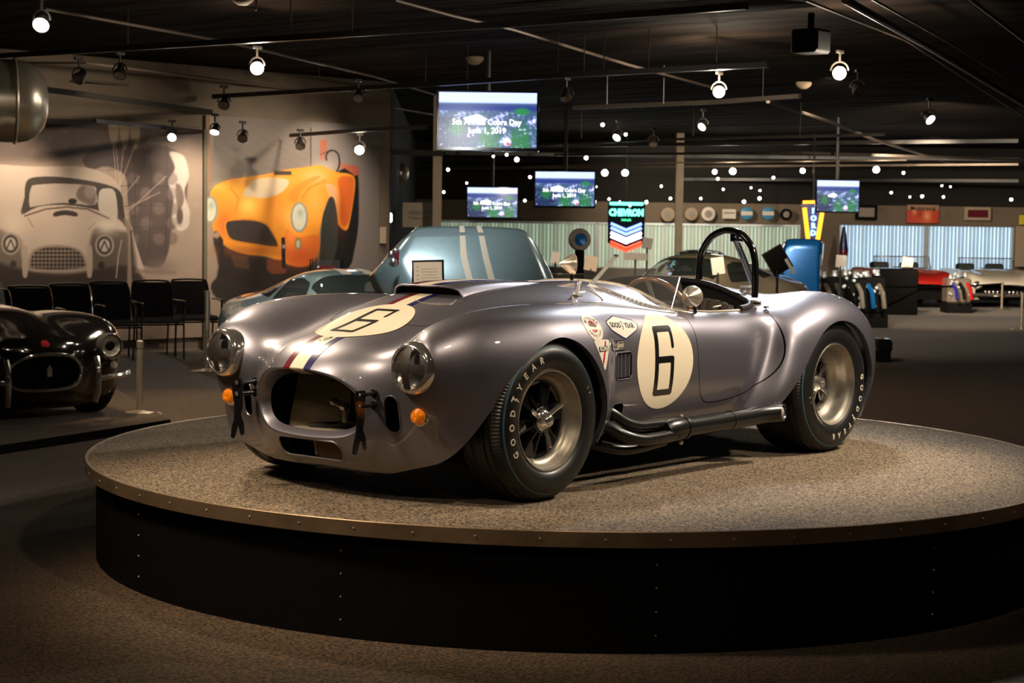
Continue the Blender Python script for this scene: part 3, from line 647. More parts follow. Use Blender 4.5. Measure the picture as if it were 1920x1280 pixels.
# ------------------------------------------------------------ turntable
TC = Vector((1.4094, .1576, 0)); TRd = 2.4123
tt = empty('turntable', (TC.x, TC.y, FLOOR), label='large round display turntable with bronze edge band and black skirt', cat='platform')
q = MB(); q.lathe([(0, .001), (TRd-.004, .0)], 160, Matrix.Translation((0, 0, -FLOOR)), cap=False); q.build('carpet_top', M['top'], tt)
q = MB(); q.lathe([(TRd-.02, -.001), (TRd-.003, .003), (TRd, .0), (TRd, -.058), (TRd-.006, -.062), (TRd-.05, -.062)], 200, Matrix.Translation((0, 0, -FLOOR)), cap=False); bnd = q.build('edge_band', M['rim_metal'], tt, smooth=True)
for i in range(62):
    a = 2*PI*i/62
    q = MB(); q.lathe([(.005, 0), (.004, .003), (0, .004)], 8, aim(((TRd)*math.cos(a), TRd*math.sin(a), -FLOOR-.028), (math.cos(a), math.sin(a), 0))); q.build('band_rivet', M['satin'], bnd)
q = MB(); q.lathe([(TRd-.052, -FLOOR-.055), (TRd-.052, .0)], 160, cap=False); sk = q.build('skirt', M['skirt'], tt, smooth=True)
q = MB(); q.lathe([(TRd-.05, 0), (TRd-.045, .012)], 8, Matrix.Identity(4), cap=False)
for i in range(24):
    a = 2*PI*i/24+.11
    for z in (.05, .14, .23, .33):
        pass
for i in range(12):
    a = 2*PI*i/12+.27; q = MB()
    for z in (.07, .16, .25, .34): q.lathe([(.0045, 0), (.003, .003)], 6, aim(((TRd-.052)*math.cos(a), (TRd-.052)*math.sin(a), z), (math.cos(a), math.sin(a), 0)))
    o = q.build('skirt_screws', M['satin'], sk); o['kind'] = 'stuff'
# ------------------------------------------------------------ flat shapes laid on a surface
def shape2d(g, x0, x1, y0, y1, res):
    nx, ny = max(2, int((x1-x0)/res)), max(2, int((y1-y0)/res))
    X, Y = np.meshgrid(np.linspace(x0, x1, nx+1), np.linspace(y0, y1, ny+1), indexing='ij')
    V = np.stack([X.ravel(), Y.ravel(), 0*X.ravel()], 1)
    return clip(V, grid_faces(nx+1, ny+1), g(V[:, :2]))
def strokes(segs, w):
    """union of fat strokes: positive inside"""
    def g(P):
        out = np.full(len(P), -1e9)
        for s in segs:
            ww = s[2] if len(s) > 2 else w
            a = np.array(s[0], float); b = np.array(s[1], float); ab = b-a
            t = np.clip(((P-a) @ ab)/max(ab @ ab, 1e-12), 0, 1)
            out = np.maximum(out, ww/2-np.hypot(*(P-a-t[:, None]*ab).T))
        return out
    return g
def polyg(poly): return lambda P: -poly_sdf(P, poly)
def ellg(cx, cy, a, b): return lambda P: (1-np.hypot((P[:, 0]-cx)/a, (P[:, 1]-cy)/b))*min(a, b)
def text2d(s, size, bold=0.0, xs=1.0, align='CENTER', shear=0.0):
    c = bpy.data.curves.new('t', 'FONT'); c.body = s; c.size = size; c.offset = bold; c.align_x = align; c.align_y = 'CENTER'; c.resolution_u = 2; c.shear = shear
    o = bpy.data.objects.new('t', c); me = bpy.data.meshes.new_from_object(o)
    V = np.array([v.co[:] for v in me.vertices]).reshape(-1, 3); F = [tuple(p.vertices) for p in me.polygons]
    bpy.data.objects.remove(o); bpy.data.meshes.remove(me); bpy.data.curves.remove(c)
    if len(V): V[:, 0] *= xs
    return V, F
def lay(name, VF, fn, off, mt, parent):
    V, F = VF; out = []
    for v in V: out.append(tuple(fn(v[0], v[1], off)))
    return mesh_obj(name, out, F, mt, parent)
def six(w, h, tk):
    """squared racing numeral six centred on the origin"""
    a, b = w/2, h/2
    return strokes([((-a, b-.004), (-a-.004, -b+.004), tk*1.15), ((-a, b), (a, b), tk*1.05), ((a, b), (a+.002, b*.45), tk*.8),
                    ((-a, .02*h), (a-.002, .02*h), tk*1.15), ((a-.002, .02*h), (a-.006, -b), tk), ((-a, -b), (a-.006, -b), tk*1.05)], tk)
# ------------------------------------------------------------ wheel
def tyre_profile(R, W):
    """(r, y): y 0 is the rim lip plane, outward positive"""
    return [(.200, -.012), (.209, .004), (.222, .014), (.245, .021), (.270, .022), (.292, .016), (R-.026, .003), (R-.017, -.006), (R-.011, -.013), (R-.006, -.022),
            (R-.001, -.034), (R-.007, -.037), (R-.007, -.041), (R, -.044), (R, -.066), (R-.007, -.068), (R-.007, -.074), (R, -.077), (R, -.5*W-.03), (R-.007, -.5*W-.033), (R-.007, -.5*W-.038), (R, -.5*W-.042),
            (R, -W+.03), (R-.007, -W+.026), (R-.007, -W+.02), (R-.001, -W+.016), (R-.014, -W-.006), (R-.035, -W-.022), (.27, -W-.03), (.215, -W-.01)]
def side_y(r, R):
    pr = [(p[0], p[1]) for p in tyre_profile(R, .2)[:10]]
    return float(np.interp(r, [p[0] for p in pr], [p[1] for p in pr]))
def make_wheel(parent, x, side, R, lipy, W, dish, rot, ears, letter0, rear=False):
    z = R
    # local frame: u right as seen from outside, v up, w outwards
    fr = frame((x, side*lipy, z), (-side, 0, 0), (0, 0, 1), (0, side, 0)) if side > 0 else frame((x, side*lipy, z), (1, 0, 0), (0, 0, 1), (0, -1, 0))
    w = empty('wheel', parent=parent)
    nseg = 132; pr = tyre_profile(R, W); V = []; F = []
    for i, (r, y) in enumerate(pr):
        for k in range(nseg*2):
            a = PI*k/nseg; rr = r
            if 6 <= i <= 10 or len(pr)-8 <= i <= len(pr)-4:
                rr = r-(.0045 if (k % 2) else 0)*(1 if R-.03 < r else 0)
            V.append((rr*math.cos(a), rr*math.sin(a), y))
    n2 = nseg*2
    for i in range(len(pr)-1):
        for k in range(n2): F.append((i*n2+k, (i+1)*n2+k, (i+1)*n2+(k+1) % n2, i*n2+(k+1) % n2))
    t = MB(); t.add(V, F, fr); ty = t.build('tyre', M['rubber'], w, smooth=True)
    if side < 0:
        b = MB(); rb = R-.033; yy = side_y(rb, R)
        b.lathe([(rb-.0035, side_y(rb-.0035, R)+.0008), (rb, yy+.0016), (rb+.0025, side_y(rb+.0025, R)+.0008)], 96, fr, cap=False); b.build('blue_line', M['blue_line'], w, smooth=True)
        # raised cream lettering round the sidewall
        rm, hh = (.262, .030); q = MB()
        def put(VF, a0):
            P = []; q = MB()
            for v in VF[0]:
                r = rm+v[1]; a = a0-v[0]/rm
                P.append((r*math.cos(a), r*math.sin(a), side_y(r, R)+.0016))
            q.add(P, VF[1], fr); q.build('tyre_letter', M['letter'], w)
        step = math.radians(12.6)
        for i, ch in enumerate('GOOD'): put(text2d(ch, .040, .0012, .95), letter0-i*step)
        foot = shape2d(strokes([((-.010, .021), (.008, .018)), ((.004, .018), (-.002, .002)), ((-.002, .002), (.006, 0)), ((.006, 0), (-.001, -.022))], .0062), -.03, .03, -.035, .035, .0018)
        put(foot, letter0-3.95*step)
        for i, ch in enumerate('YEAR'): put(text2d(ch, .040, .0012, .95), letter0-(4.9+i)*step)
        k = MB(); n = 0
        for (tx, a0, sz, rr_) in (('LF' if not rear else 'LR', 28 if not rear else 196, .020, .262),):
            for i, ch in enumerate(tx):
                for v in [0]:
                    VF = text2d(ch, sz*1.2, 0, .8); P = []
                    for v in VF[0]:
                        r = rr_+v[1]; a = math.radians(a0-i*5.5)-v[0]/rr_
                        P.append((r*math.cos(a), r*math.sin(a), side_y(r, R)+.0014))
                    k.add(P, VF[1], fr)
        o_ = k.build('chalk_mark', M['greige'], w); o_['kind'] = 'stuff'
    # rim barrel
    d = dish; m = MB()
    prof = [(.200, -.02), (.207, -.004), (.2115, .003), (.209, .009), (.203, .008), (.199, -.001), (.195, -.012), (.188, -.020), (.184, -.034)]
    if rear: prof += [(.182, -.06), (.174, -.085), (.160, -.10), (.152, -.13), (.150, -.17)]
    else: prof += [(.176, -.040), (.168, -.047), (.163, -.060), (.160, -.085), (.158, -.12), (.158, -.16)]
    m.lathe(prof, 72, fr, cap=False); rim = m.build('rim', M['mag'], w, smooth=True)
    rc = prof[-1][0]
    m = MB(); m.lathe([(0, -d-.075), (rc, -d-.075)], 40, fr, cap=False); m.build('brake_backing', M['black'], w)
    # spoked centre
    m = MB(); c = MB()
    nsp = 6
    for i in range(nsp):
        a = 2*PI*i/nsp+rot; X = Vector((math.cos(a), math.sin(a), 0)); Y = Vector((-math.sin(a), math.cos(a), 0))
        for sg in (-1, 1):
            p0 = X*.045+Y*sg*.010; p1 = X*(rc-.002)+Y*sg*.036
            pts = []
            nrm = Vector((0, 0, 1)); wd = (p1-p0).normalized().cross(nrm)*.0045
            Vv = []
            for p, zz, th in ((p0, -d+.004, .05), (p0.lerp(p1, .5), -d-.012, .035), (p1, -d-.024, .03)):
                for s2, tz in ((-1, 0), (1, 0), (1, -th), (-1, -th)): Vv.append(p+wd*s2+Vector((0, 0, zz+tz)))
            Ff = [(0, 1, 5, 4), (1, 2, 6, 5), (3, 0, 4, 7), (4, 5, 9, 8), (5, 6, 10, 9), (7, 4, 8, 11)]
            m.add(Vv, Ff, fr)
        # web between the two ribs of a spoke
        a1 = X*.03; P = [X*.04-Y*.010, X*.04+Y*.010, X*rc+Y*.036, X*rc-Y*.036]
        m.add([p+Vector((0, 0, -d-.022)) for p in P], [(0, 1, 2, 3)], fr)
    m.lathe([(.052, -d-.05), (.055, -d+.002), (.045, -d+.008), (.03, -d+.01)], 24, fr)
    m.lathe([(rc+.001, -d-.06), (rc+.001, -d-.022), (rc-.012, -d-.026), (rc-.012, -d-.06)], 48, fr, cap=False)
    for i in range(6):
        a = 2*PI*(i+.5)/6+rot
        m.lathe([(.008, 0), (.008, .012), (.004, .016)], 8, fr @ Matrix.Translation((.062*math.cos(a), .062*math.sin(a), -d-.02)))
    m.build('wheel_centre', M['hub_black'], w, smooth=True)
    # knock-off spinner
    s = MB()
    s.lathe([(.043, -d), (.045, -d+.012), (.040, -d+.020), (.030, -d+.024), (.027, -d+.034), (.025, -d+.046), (.018, -d+.052), (0, -d+.054)] if not rear else
            [(.040, -d), (.042, -d+.012), (.036, -d+.02), (.033, -d+.024), (.031, -d+.045), (.027, -d+.047), (.020, -d+.046), (.019, -d+.025), (0, -d+.02)], 28, fr)
    for e in ears:
        a = math.radians(e); X = Vector((math.cos(a), math.sin(a), 0)); Y = Vector((-math.sin(a), math.cos(a), 0)); Vv = []
        for rr_, zz, ww, th in ((.026, .012, .013, .014), (.06, .020, .010, .012), (.098, .030, .011, .010), (.112, .034, .009, .008), (.116, .035, .004, .006)):
            for k in range(8):
                b_ = 2*PI*k/8; Vv.append(X*rr_+Y*ww*math.cos(b_)+Vector((0, 0, -d+zz+th*math.sin(b_)*.7)))
        Ff = [(i*8+k, i*8+(k+1) % 8, (i+1)*8+(k+1) % 8, (i+1)*8+k) for i in range(4) for k in range(8)]+[tuple(range(32, 40))]
        s.add(Vv, Ff, fr)
    s.build('knock_off_nut', M['chrome'], w, smooth=True)
    return w
# ------------------------------------------------------------ the silver roadster
def make_roadster():
    car = empty('racing_roadster', (0, 0, 0), label='silver open racing car number 6 on the round carpeted turntable', cat='car')
    B = build_body()
    body = mesh_obj('body_shell', *B['body'], M['silver'], car)
    for d in B['door']: mesh_obj('door', *d, M['silver'], car)
    hood = mesh_obj('hood', *B['hood'], M['silver'], car); mesh_obj('trunk_lid', *B['trunk_lid'], M['silver'], car)
    # dark under-tray below the panel gaps, wheel wells, floor pan
    m = MB()
    m.box((1.25, 0, .17), (2.9, 1.16, .05)); m.box((.72, 0, .42), (.60, 1.30, .42)); m.box((1.05, 0, .45), (.15, 1.38, .42)); m.box((2.3, 0, .40), (.55, 1.0, .42))
    m.build('floor_pan', M['black'], car)
    for A, x0 in ((FRONT_ARCH, 0), (REAR_ARCH, 2.286)):
        for s in (-1, 1):
            A_ = A[A[:, 1] > .19]; q = MB(); n = len(A_); Vv = []
            cx, cz = A[:, 0].mean(), .30
            for yy, sc in ((.775, 1.012), (.70, 1.03), (.50, 1.03)):
                for p in A_: Vv.append((cx+(p[0]-cx)*sc, s*(min(yy, .56) if (x0 == 0 and p[0] < -.2 and p[1] < .45) else yy), cz+(p[1]-cz)*sc if p[1] > 0 else p[1]+.1))
            Ff = [(j*n+i, j*n+i+1, (j+1)*n+i+1, (j+1)*n+i) for j in range(2) for i in range(n-1)]+[tuple(range(2*n, 3*n))]
            q.add(Vv, Ff); q.build('wheel_well', M['black'], car)
    # door gaps show a dark jamb
    for s in (-1, 1):
        V, F = shape2d(lambda P: -np.abs(poly_sdf(P, DOOR))+.02, 1.1, 1.95, .27, .72, .02)
        mesh_obj('door_jamb', [tuple(flank(v[0], v[1], s, -.006)[0]) for v in V], F, M['black'], car)
    # ---- bands of colour
    N = np.cross(np.gradient(BG, axis=0), np.gradient(BG, axis=1)); N /= np.linalg.norm(N, axis=2, keepdims=True)+1e-12
    if N[60, BG.shape[1]//2, 2] < 0: N = -N
    SO = (BG+N*.0013).reshape(-1, 3)
    def band(y0, y1, xr):
        VV = []; FF = []
        for (a, b) in xr:
            V, F = clip(SO, SF, np.minimum(np.minimum(SO[:, 1]-y0, y1-SO[:, 1]), np.minimum(SO[:, 0]-a, b-SO[:, 0]) if 0 else np.where(SO[:, 2] > .44, 1, -1)))
            V, F = clip(V, F, V[:, 0]-a); V, F = clip(V, F, b-V[:, 0])
            n = len(VV); VV += [tuple(v) for v in V]; FF += [tuple(i+n for i in f) for f in F]
        return VV, FF
    XR = [(-.662, .12), (.80, 1.195), (1.95, 3.0)]
    for nm, y0, y1, mt in (('burgundy_stripe', .041, .078, 'burgundy'), ('cream_stripe', -.040, .040, 'cream'), ('blue_stripe', -.078, -.041, 'navy')):
        for xr in XR: mesh_obj(nm, *band(y0, y1, [xr]), M[mt], car)
    dk = lambda u, v, off: deck(-.262+v, -u, off)[0]
    rd = lay('hood_roundel', shape2d(ellg(0, 0, .212, .212), -.215, .215, -.215, .215, .012), dk, .0022, M['cream'], car)
    g6 = six(.120, .265, .022)
    lay('numeral', shape2d(g6, -.09, .09, -.16, .16, .004), dk, .0031, M['black_vinyl'], rd)
    # small knot emblem in the cream stripe
    lay('stripe_emblem', shape2d(strokes([((-.022, -.018), (-.010, -.022)), ((-.014, -.002), (.004, .004)), ((.004, .004), (.012, .018)), ((.012, -.016), (.022, .0)), ((.022, 0), (.02, .016)), ((0, -.018), (.012, -.014))], .005), -.03, .03, -.03, .03, .002),
        lambda u, v, off: deck(-.492+v, -u, off)[0], .0026, M['black_vinyl'], car)
    fl = lambda cx, cz: (lambda u, v, off: flank(cx+u, cz+v, -1, off)[0])
    rd = lay('door_roundel', shape2d(polyg([(.905+.224*math.cos(a)-.0*math.sin(a), .529+.2155*math.sin(a)) for a in np.linspace(0, 2*PI, 73)[:-1]]), .67, 1.14, .30, .75, .012), fl(0, 0), .0015, M['cream'], car)
    lay('numeral', shape2d(six(.124, .285, .026), -.1, .1, -.17, .17, .004), fl(.905, .532), .0024, M['black_vinyl'], rd)
    # oval badge
    f = tangent_patch(.312, .710); st = lay('round_sticker', shape2d(ellg(0, 0, .066, .068), -.07, .07, -.07, .07, .006), f, .0015, M['white_vinyl'], car)
    lay('red_disc', shape2d(lambda P: np.minimum(.030-np.hypot(P[:, 0], P[:, 1]), np.maximum(P[:, 1]-.0, -P[:, 1]-.016)), -.035, .035, -.035, .035, .0025), f, .0021, M['red_vinyl'], st)
    lay('black_motif', shape2d(strokes([((-.018, .004), (.02, .002)), ((-.004, .004), (-.002, .022))], .011), -.03, .035, -.01, .035, .0025), f, .0026, M['black_vinyl'], st)
    q = MB()
    for i, ch in enumerate('M\u2019ILLER'): 
        a = math.radians(150-i*21); V, F = text2d(ch, .020, .0006); q.add(V, F, Matrix.Translation((.047*math.cos(a), .044*math.sin(a), 0)) @ Matrix.Rotation(a-PI/2, 4, 'Z'))
    for i, ch in enumerate('AMERICAN'):
        a = math.radians(212+i*17); V, F = text2d(ch, .015, .0002); q.add(V, F, Matrix.Translation((.049*math.cos(a), .046*math.sin(a), 0)) @ Matrix.Rotation(a+PI/2, 4, 'Z'))
    lay('sticker_lettering', (q.V, q.F), f, .0022, M['black_vinyl'], st)['kind'] = 'stuff'
    # hexagonal tyre maker's sticker
    f = tangent_patch(.585, .696); hexp = [(-.136, .024), (-.034, .057), (.106, .036), (.138, .010), (.119, -.017), (.012, -.057), (-.114, -.020), (-.138, .005)]
    sc = lambda P, k: [(a*k, b*k) for a, b in P]
    st = lay('hexagonal_sticker', shape2d(polyg(hexp), -.15, .15, -.08, .08, .005), f, .0015, M['navy'], car)
    lay('sticker_face', shape2d(lambda P: -poly_sdf(P, hexp)-.005, -.15, .15, -.08, .08, .005), f, .0020, M['white_vinyl'], st)
    q = MB(); V, F = text2d('GOOD', .034, .0012, .95); q.add(V, F, Matrix.Translation((-.060, .006, 0))); V, F = text2d('YEAR', .034, .0012, .95); q.add(V, F, Matrix.Translation((.062, .006, 0)))
    V, F = shape2d(strokes([((-.006, .020), (.008, .015)), ((.008, .015), (-.001, -.002)), ((-.001, -.002), (.006, -.004)), ((.006, -.004), (-.004, -.020))], .004), -.02, .02, -.03, .03, .002); q.add(V, F, Matrix.Translation((.002, .006, 0)))
    lay('sticker_lettering', (q.V, q.F), f, .0027, M['black_vinyl'], st)['kind'] = 'stuff'
    # triangular damper sticker
    f = tangent_patch(.348, .600); tri = spl([(-.068, .048), (-.05, .054), (.05, .054), (.066, .048), (.062, .030), (.012, -.062), (.0, -.074), (-.012, -.062), (-.062, .030)], 3, True)
    st = lay('triangular_sticker', shape2d(polyg(tri), -.075, .075, -.08, .06, .005), f, .0015, M['white_vinyl'], car)
    lay('red_damper', shape2d(strokes([((.022, .040), (-.012, -.040), .013), ((.026, .048), (.022, .036), .006), ((-.012, -.04), (-.015, -.052), .006)], .01), -.04, .04, -.06, .06, .0025), f, .0021, M['red_vinyl'], st)
    lay('name_bar', shape2d(polyg([(-.042, .002), (.042, .006), (.042, .028), (-.042, .024)]), -.05, .05, -.01, .04, .004), f, .0027, M['black_vinyl'], st)
    V, F = text2d('KONI', .026, .001, 1.1); V[:, 1] += .015
    lay('sticker_lettering', (V, F), f, .0033, M['white_vinyl'], st)
    # engine size badge
    f = tangent_patch(.508, .618)
    st = lay('engine_badge', shape2d(polyg([(-.068, .022), (.066, .022), (.066, -.022), (-.060, -.022)]), -.08, .08, -.03, .03, .004), f, .0025, M['black_vinyl'], car)
    lay('badge_face', shape2d(polyg([(-.058, .017), (.062, .018), (.062, -.017), (-.056, -.017)]), -.08, .08, -.03, .03, .004), f, .0030, M['greige'], st)
    q = MB(); V, F = text2d('427', .036, .0016, .95); q.add(V, F, Matrix.Translation((-.024, .002, 0)))
    q.box((.037, .012, 0), (.044, .004, .0002)); q.box((.037, -.011, 0), (.044, .004, .0002))
    lay('badge_lettering', (q.V, q.F), f, .0036, M['black_vinyl'], st)
    # side louvres
    v = MB()
    for i in range(4):
        x = .510+i*.034; z0, z1 = .476, .580
        P = []
        for zz in (z0, z1):
            for dx, dy in ((0, .030), (.012, .004), (.020, .002), (.024, .010)):
                a = flank(x+dx, zz, -1)[0]; P.append((x+dx, a.y+dy, zz))
        v.add(P, [(0, 1, 5, 4), (1, 2, 6, 5), (2, 3, 7, 6)])
    v.build('louvre_fins', M['silver'], car); 
    v = MB(); v.box((.566, -.690, .528), (.17, .01, .13)); v.build('louvre_backing', M['black'], car)
    def rimtube(poly, fn, r, mt, name, n=6): 
        v = MB(); v.tube([fn(*p) for p in poly], r, n, closed=True); return v.build(name, mt, car, smooth=True)
    rimtube(VENT, lambda a, b: flank(a, b, -1, .0005)[0], .0028, M['silver'], 'louvre_surround')
    for s in (-1, 1):
        rimtube(DUCT, lambda a, b: front(s*a, b, .0005)[0], .0035, M['silver'], 'duct_surround')
        v = MB(); 
        cp = [front(s*a, b, -.001)[0] for a, b in DUCT]; n = len(cp)
        v.add(cp+[p+Vector((.10, 0, 0)) for p in cp], [(i, (i+1) % n, n+(i+1) % n, n+i) for i in range(n)]+[tuple(range(n, 2*n))]); v.build('brake_duct', M['gloss_black'], car)
    rimtube(LOWER, lambda a, b: front(a, b, .000)[0], .0045, M['silver'], 'cooler_surround')
    # mouth interior
    v = MB(); v.box((-.20, 0, .36), (.02, .80, .42)); v.box((-.38, 0, .235), (.34, .62, .012)); v.box((-.35, .30, .39), (.34, .012, .30)); v.box((-.35, -.30, .39), (.34, .012, .30)); v.box((-.36, 0, .56), (.3, .60, .01)); v.build('nose_bulkhead', M['black'], car)
    v = MB(); v.add([(-.46, .26, .26), (-.34, .02, .26), (-.30, .03, .53), (-.40, .25, .53)], [(0, 1, 2, 3)]); v.build('radiator', M['radiator'], car)
    v = MB(); v.box((-.47, -.02, .262), (.20, .46, .008), bev=.003); v.build('splash_pan', M['greige'], car)
    v = MB(); v.tube([(-.42, .035, .385), (-.43, -.01, .375), (-.43, -.045, .365)], .014, 10); v.tube([(-.43, -.045, .372), (-.43, -.050, .33), (-.43, -.050, .30)], .011, 10)
    v.lathe([(.019, -.012), (.019, .012)], 6, aim((-.43, -.045, .367), (0, 1, 0))); v.lathe([(.017, -.01), (.017, .01)], 6, aim((-.425, .02, .382), (0, 1, .2))); v.build('oil_line_fitting', M['brass'], car, smooth=True)
    for a, b in (((-.42, .24, .30), (-.30, .05, .52)), ((-.45, .14, .27), (-.30, -.15, .30)), ((-.30, -.08, .28), (-.33, -.06, .54))):
        v = MB(); v.tube([a, b], .014, 8); v.build('frame_tube', M['gloss_black'], car, smooth=True)
    # lower oil cooler
    v = MB()
    for i in range(14): v.box((-.525, -.085, .164+i*.0056), (.03, .165, .0028))
    v.build('cooler_fins', M['copper'], car); v = MB(); v.box((-.49, -.0, .20), (.02, .40, .10)); v.build('cooler_backing', M['black'], car)
    v = MB(); v.tube([(-.53, .012, .165), (-.53, .022, .236)], .008, 8); v.build('cooler_bracket', M['greige'], car, smooth=True)
    # ---- jacking hooks left and right of the mouth
    for s in (-1, 1):
        hk = MB(); y = s*.362
        prof = [(-.022, .468), (.022, .470), (.028, .44), (.020, .40), (.022, .34), (.012, .30), (.030, .262), (.034, .215), (.022, .206), (.014, .222), (.006, .25), (-.006, .248), (-.012, .222), (-.026, .190), (-.040, .196), (-.036, .235), (-.022, .28), (-.018, .34), (-.030, .40), (-.034, .44)]
        # a bent plate standing off the nose, edge towards the side
        Mx = frame((-.655, y, 0), (.99, -.10, 0) if s < 0 else (.25, -.97, 0), (0, 0, 1), (-.10, -.99, 0) if s < 0 else (-.97, -.25, 0)); hk.prism([(a*.85, .33+(b-.33)*.92+.012) for a, b in prof], -.006, .006, Mx)
        h = hk.build('jacking_hook', M['gloss_black'], car)
        for zz in (.452, .405):
            b = MB(); fp = front(s*.352, zz)[0]; b.tube([(-.655, y, zz), (fp.x+.012, s*.352, zz)], .0095, 10); b.lathe([(.017, -.001), (.017, .006)], 16, aim((fp.x-.001, s*.352, zz), (-1, 0, 0)))
            b.build('stand_off', M['gloss_black'], h, smooth=True)
            b = MB(); b.lathe([(.010, 0), (.010, .006), (.005, .009)], 6, aim((-.662, y, zz), (-.94, s*.34, 0))); b.build('bolt', M['chrome'], h)
    # ---- lamps
    for s in (-1, 1):
        hl = empty('headlamp', parent=car); d = Vector((-1, s*.05, .03)).normalized(); c = Vector((-.585, s*.5617, .566))
        A = aim(c, d)
        v = MB(); v.lathe([(.103, -.075), (.1055, -.045), (.105, -.02), (.100, -.004), (.093, .006), (.086, .008), (.083, .002), (.083, -.01)], 56, A, cap=False); v.build('chrome_bezel', M['chrome'], hl, smooth=True)
        v = MB(); v.lathe([(.0, -.07), (.03, -.066), (.06, -.045), (.084, -.008)], 40, A, cap=False); v.build('reflector', M['reflector'], hl, smooth=True)
        dome = lambda r: .004+.022*(1-(r/.084)**2)
        v = MB(); v.lathe([(.084, .004)]+[(.084*k/6, dome(.084*k/6)) for k in range(5, -1, -1)], 40, A, cap=False); v.build('lens', M['lamp_glass'], hl, smooth=True)
        v = MB(); v.lathe([(.016, -.03), (.016, .0), (.008, .006)], 14, A); v.build('bulb', M['chrome'], hl, smooth=True)
        for hv in (0, 1):
            g = (lambda P: np.minimum(np.minimum(.019-np.abs(P[:, 1]), .084-np.hypot(P[:, 0], P[:, 1])), 1)) if hv == 0 else (lambda P: np.minimum(.0185-np.abs(P[:, 0]), .084-np.hypot(P[:, 0], P[:, 1])))
            V, F = shape2d(g, -.085, .085, -.085, .085, .008); v = MB(); v.add([(p[0], p[1], dome(min(.084, math.hypot(p[0], p[1])))+.0015+.0008*hv) for p in V], F, A); v.build('tape_strip', M['tape'], hl, smooth=True)
        ts = empty('turn_signal', parent=car); c = Vector((front(s*.56, .372)[0].x+.008, s*.5617, .372)); A = aim(c, (-1, s*.08, 0))
        v = MB(); v.lathe([(.042, -.03), (.043, -.008), (.040, .006), (.034, .010)], 32, A, cap=False); v.build('chrome_base', M['chrome'], ts, smooth=True)
        v = MB(); v.lathe([(.034, .008), (.033, .018), (.028, .028), (.018, .035), (.008, .037), (0, .034)], 20, A); v.build('amber_lens', M['amber'], ts)
    # ---- wheels
    for s in (-1, 1):
        make_wheel(car, 0, s, .335, .800, .205, .040, .2, (33, 155, -80), math.radians(207))
        make_wheel(car, 2.286, s, .345, .818, .285, .105, .5, (62, 182, -33), math.radians(6), True)
        v = MB(); v.lathe([(.045, -.25), (.045, .25)], 16, aim((0, s*.45, .335), (0, 1, 0))); v.lathe([(.045, -.2), (.045, .2)], 16, aim((2.286, s*.4, .345), (0, 1, 0))); v.build('axle', M['black'], car, smooth=True)
    # ---- side exhausts
    for s in (-1, 1):
        e = empty('side_exhaust', parent=car)
        P = lambda L: [(a, s*b, c) for a, b, c in L]
        v = MB(); v.tube(spl(P([(.44, .66, .36), (.49, .735, .335), (.56, .775, .285), (.64, .79, .262), (.74, .79, .258), (.86, .79, .256)]), 6), .024, 14); v.build('header_pipe', M['pipe'], e, smooth=True)
        v = MB(); v.tube(spl(P([(.41, .66, .30), (.45, .735, .28), (.51, .80, .235), (.60, .83, .208), (.72, .832, .205), (.86, .825, .208)]), 6), .027, 14); v.build('header_pipe', M['pipe'], e, smooth=True)
        v = MB(); v.tube(spl(P([(.38, .60, .22), (.45, .70, .19), (.54, .755, .165), (.66, .77, .16), (.86, .775, .175)]), 6), .024, 12); v.build('header_pipe', M['pipe'], e, smooth=True)
        v = MB(); v.tube(P([(.82, .80, .222), (.85, .802, .225), (.93, .803, .229), (.99, .803, .232)]), [.046, .054, .054, .047], 20); 
        v.tube(P([(.955, .803, .230), (.975, .803, .231)]), .055, 20); v.build('collector', M['pipe'], e, smooth=True)
        for zz in (.275, .172):
            v = MB(); v.lathe([(.010, 0), (.010, .012), (.005, .018)], 6, aim((.94, s*.81, zz), (0, s*.5, 1 if zz > .2 else -1))); v.build('clamp_bolt', M['satin'], e)
        v = MB(); v.tube(spl(P([(.97, .803, .231), (1.2, .803, .232), (1.45, .803, .234), (1.57, .805, .238), (1.64, .815, .242), (1.70, .835, .244)]), 5), .0435, 24, cap=False); v.build('silencer', M['pipe'], e, smooth=True)
        v = MB(); v.tube(P([(1.345, .803, .233), (1.358, .803, .233)]), .0455, 24); v.build('pipe_band', M['pipe'], e, smooth=True)
        # slash-cut open end
        v = MB(); A = aim((1.70, s*.835, .244), (.93, s*.33, .02)); V = []; n = 28
        for zz, rr_ in ((0, .0435), (1, .0435), (1, .0395), (0, .0395)):
            for k in range(n):
                a = 2*PI*k/n; p = Vector((rr_*math.cos(a), rr_*math.sin(a), 0)); w_ = A.to_3x3() @ p
                V.append(A @ Vector((p.x, p.y, zz*(.060-1.3*w_.y*s))))
        v.add(V, [(j*n+k, j*n+(k+1) % n, (j+1)*n+(k+1) % n, (j+1)*n+k) for j in range(3) for k in range(n)]); v.build('pipe_outlet', M['pipe'], e, smooth=True)
        v = MB(); v.lathe([(0, -.01), (.0398, -.01)], 24, A, cap=False); v.lathe([(.0392, -.01), (.0392, .03)], 24, A, cap=False); v.build('pipe_bore', M['pipe_in'], e)
    # ---- hood scoop
    nx, ny = 40, 28; V = []; F = []
    def scoop_pt(t, u, lift=0):
        x = .085+t*.73+.05*abs(u)**3*(1-t); w = .205*(1-t)+.105*t; y = u*w
        h = .046*(1-t)**.8*(t > -1)+.010*min(1, 8*(1-t))*0
        sec = (1-abs(u)**5)**.45
        return Vector((x, y, deck(x, y)[0].z+h*sec+lift-.002*(1-sec)))
    for i in range(nx+1):
        for j in range(ny+1): V.append(scoop_pt(i/nx, -1+2*j/ny))
    F = grid_faces(nx+1, ny+1)
    sc_ = mesh_obj('hood_scoop', V, F, M['silver'], car)
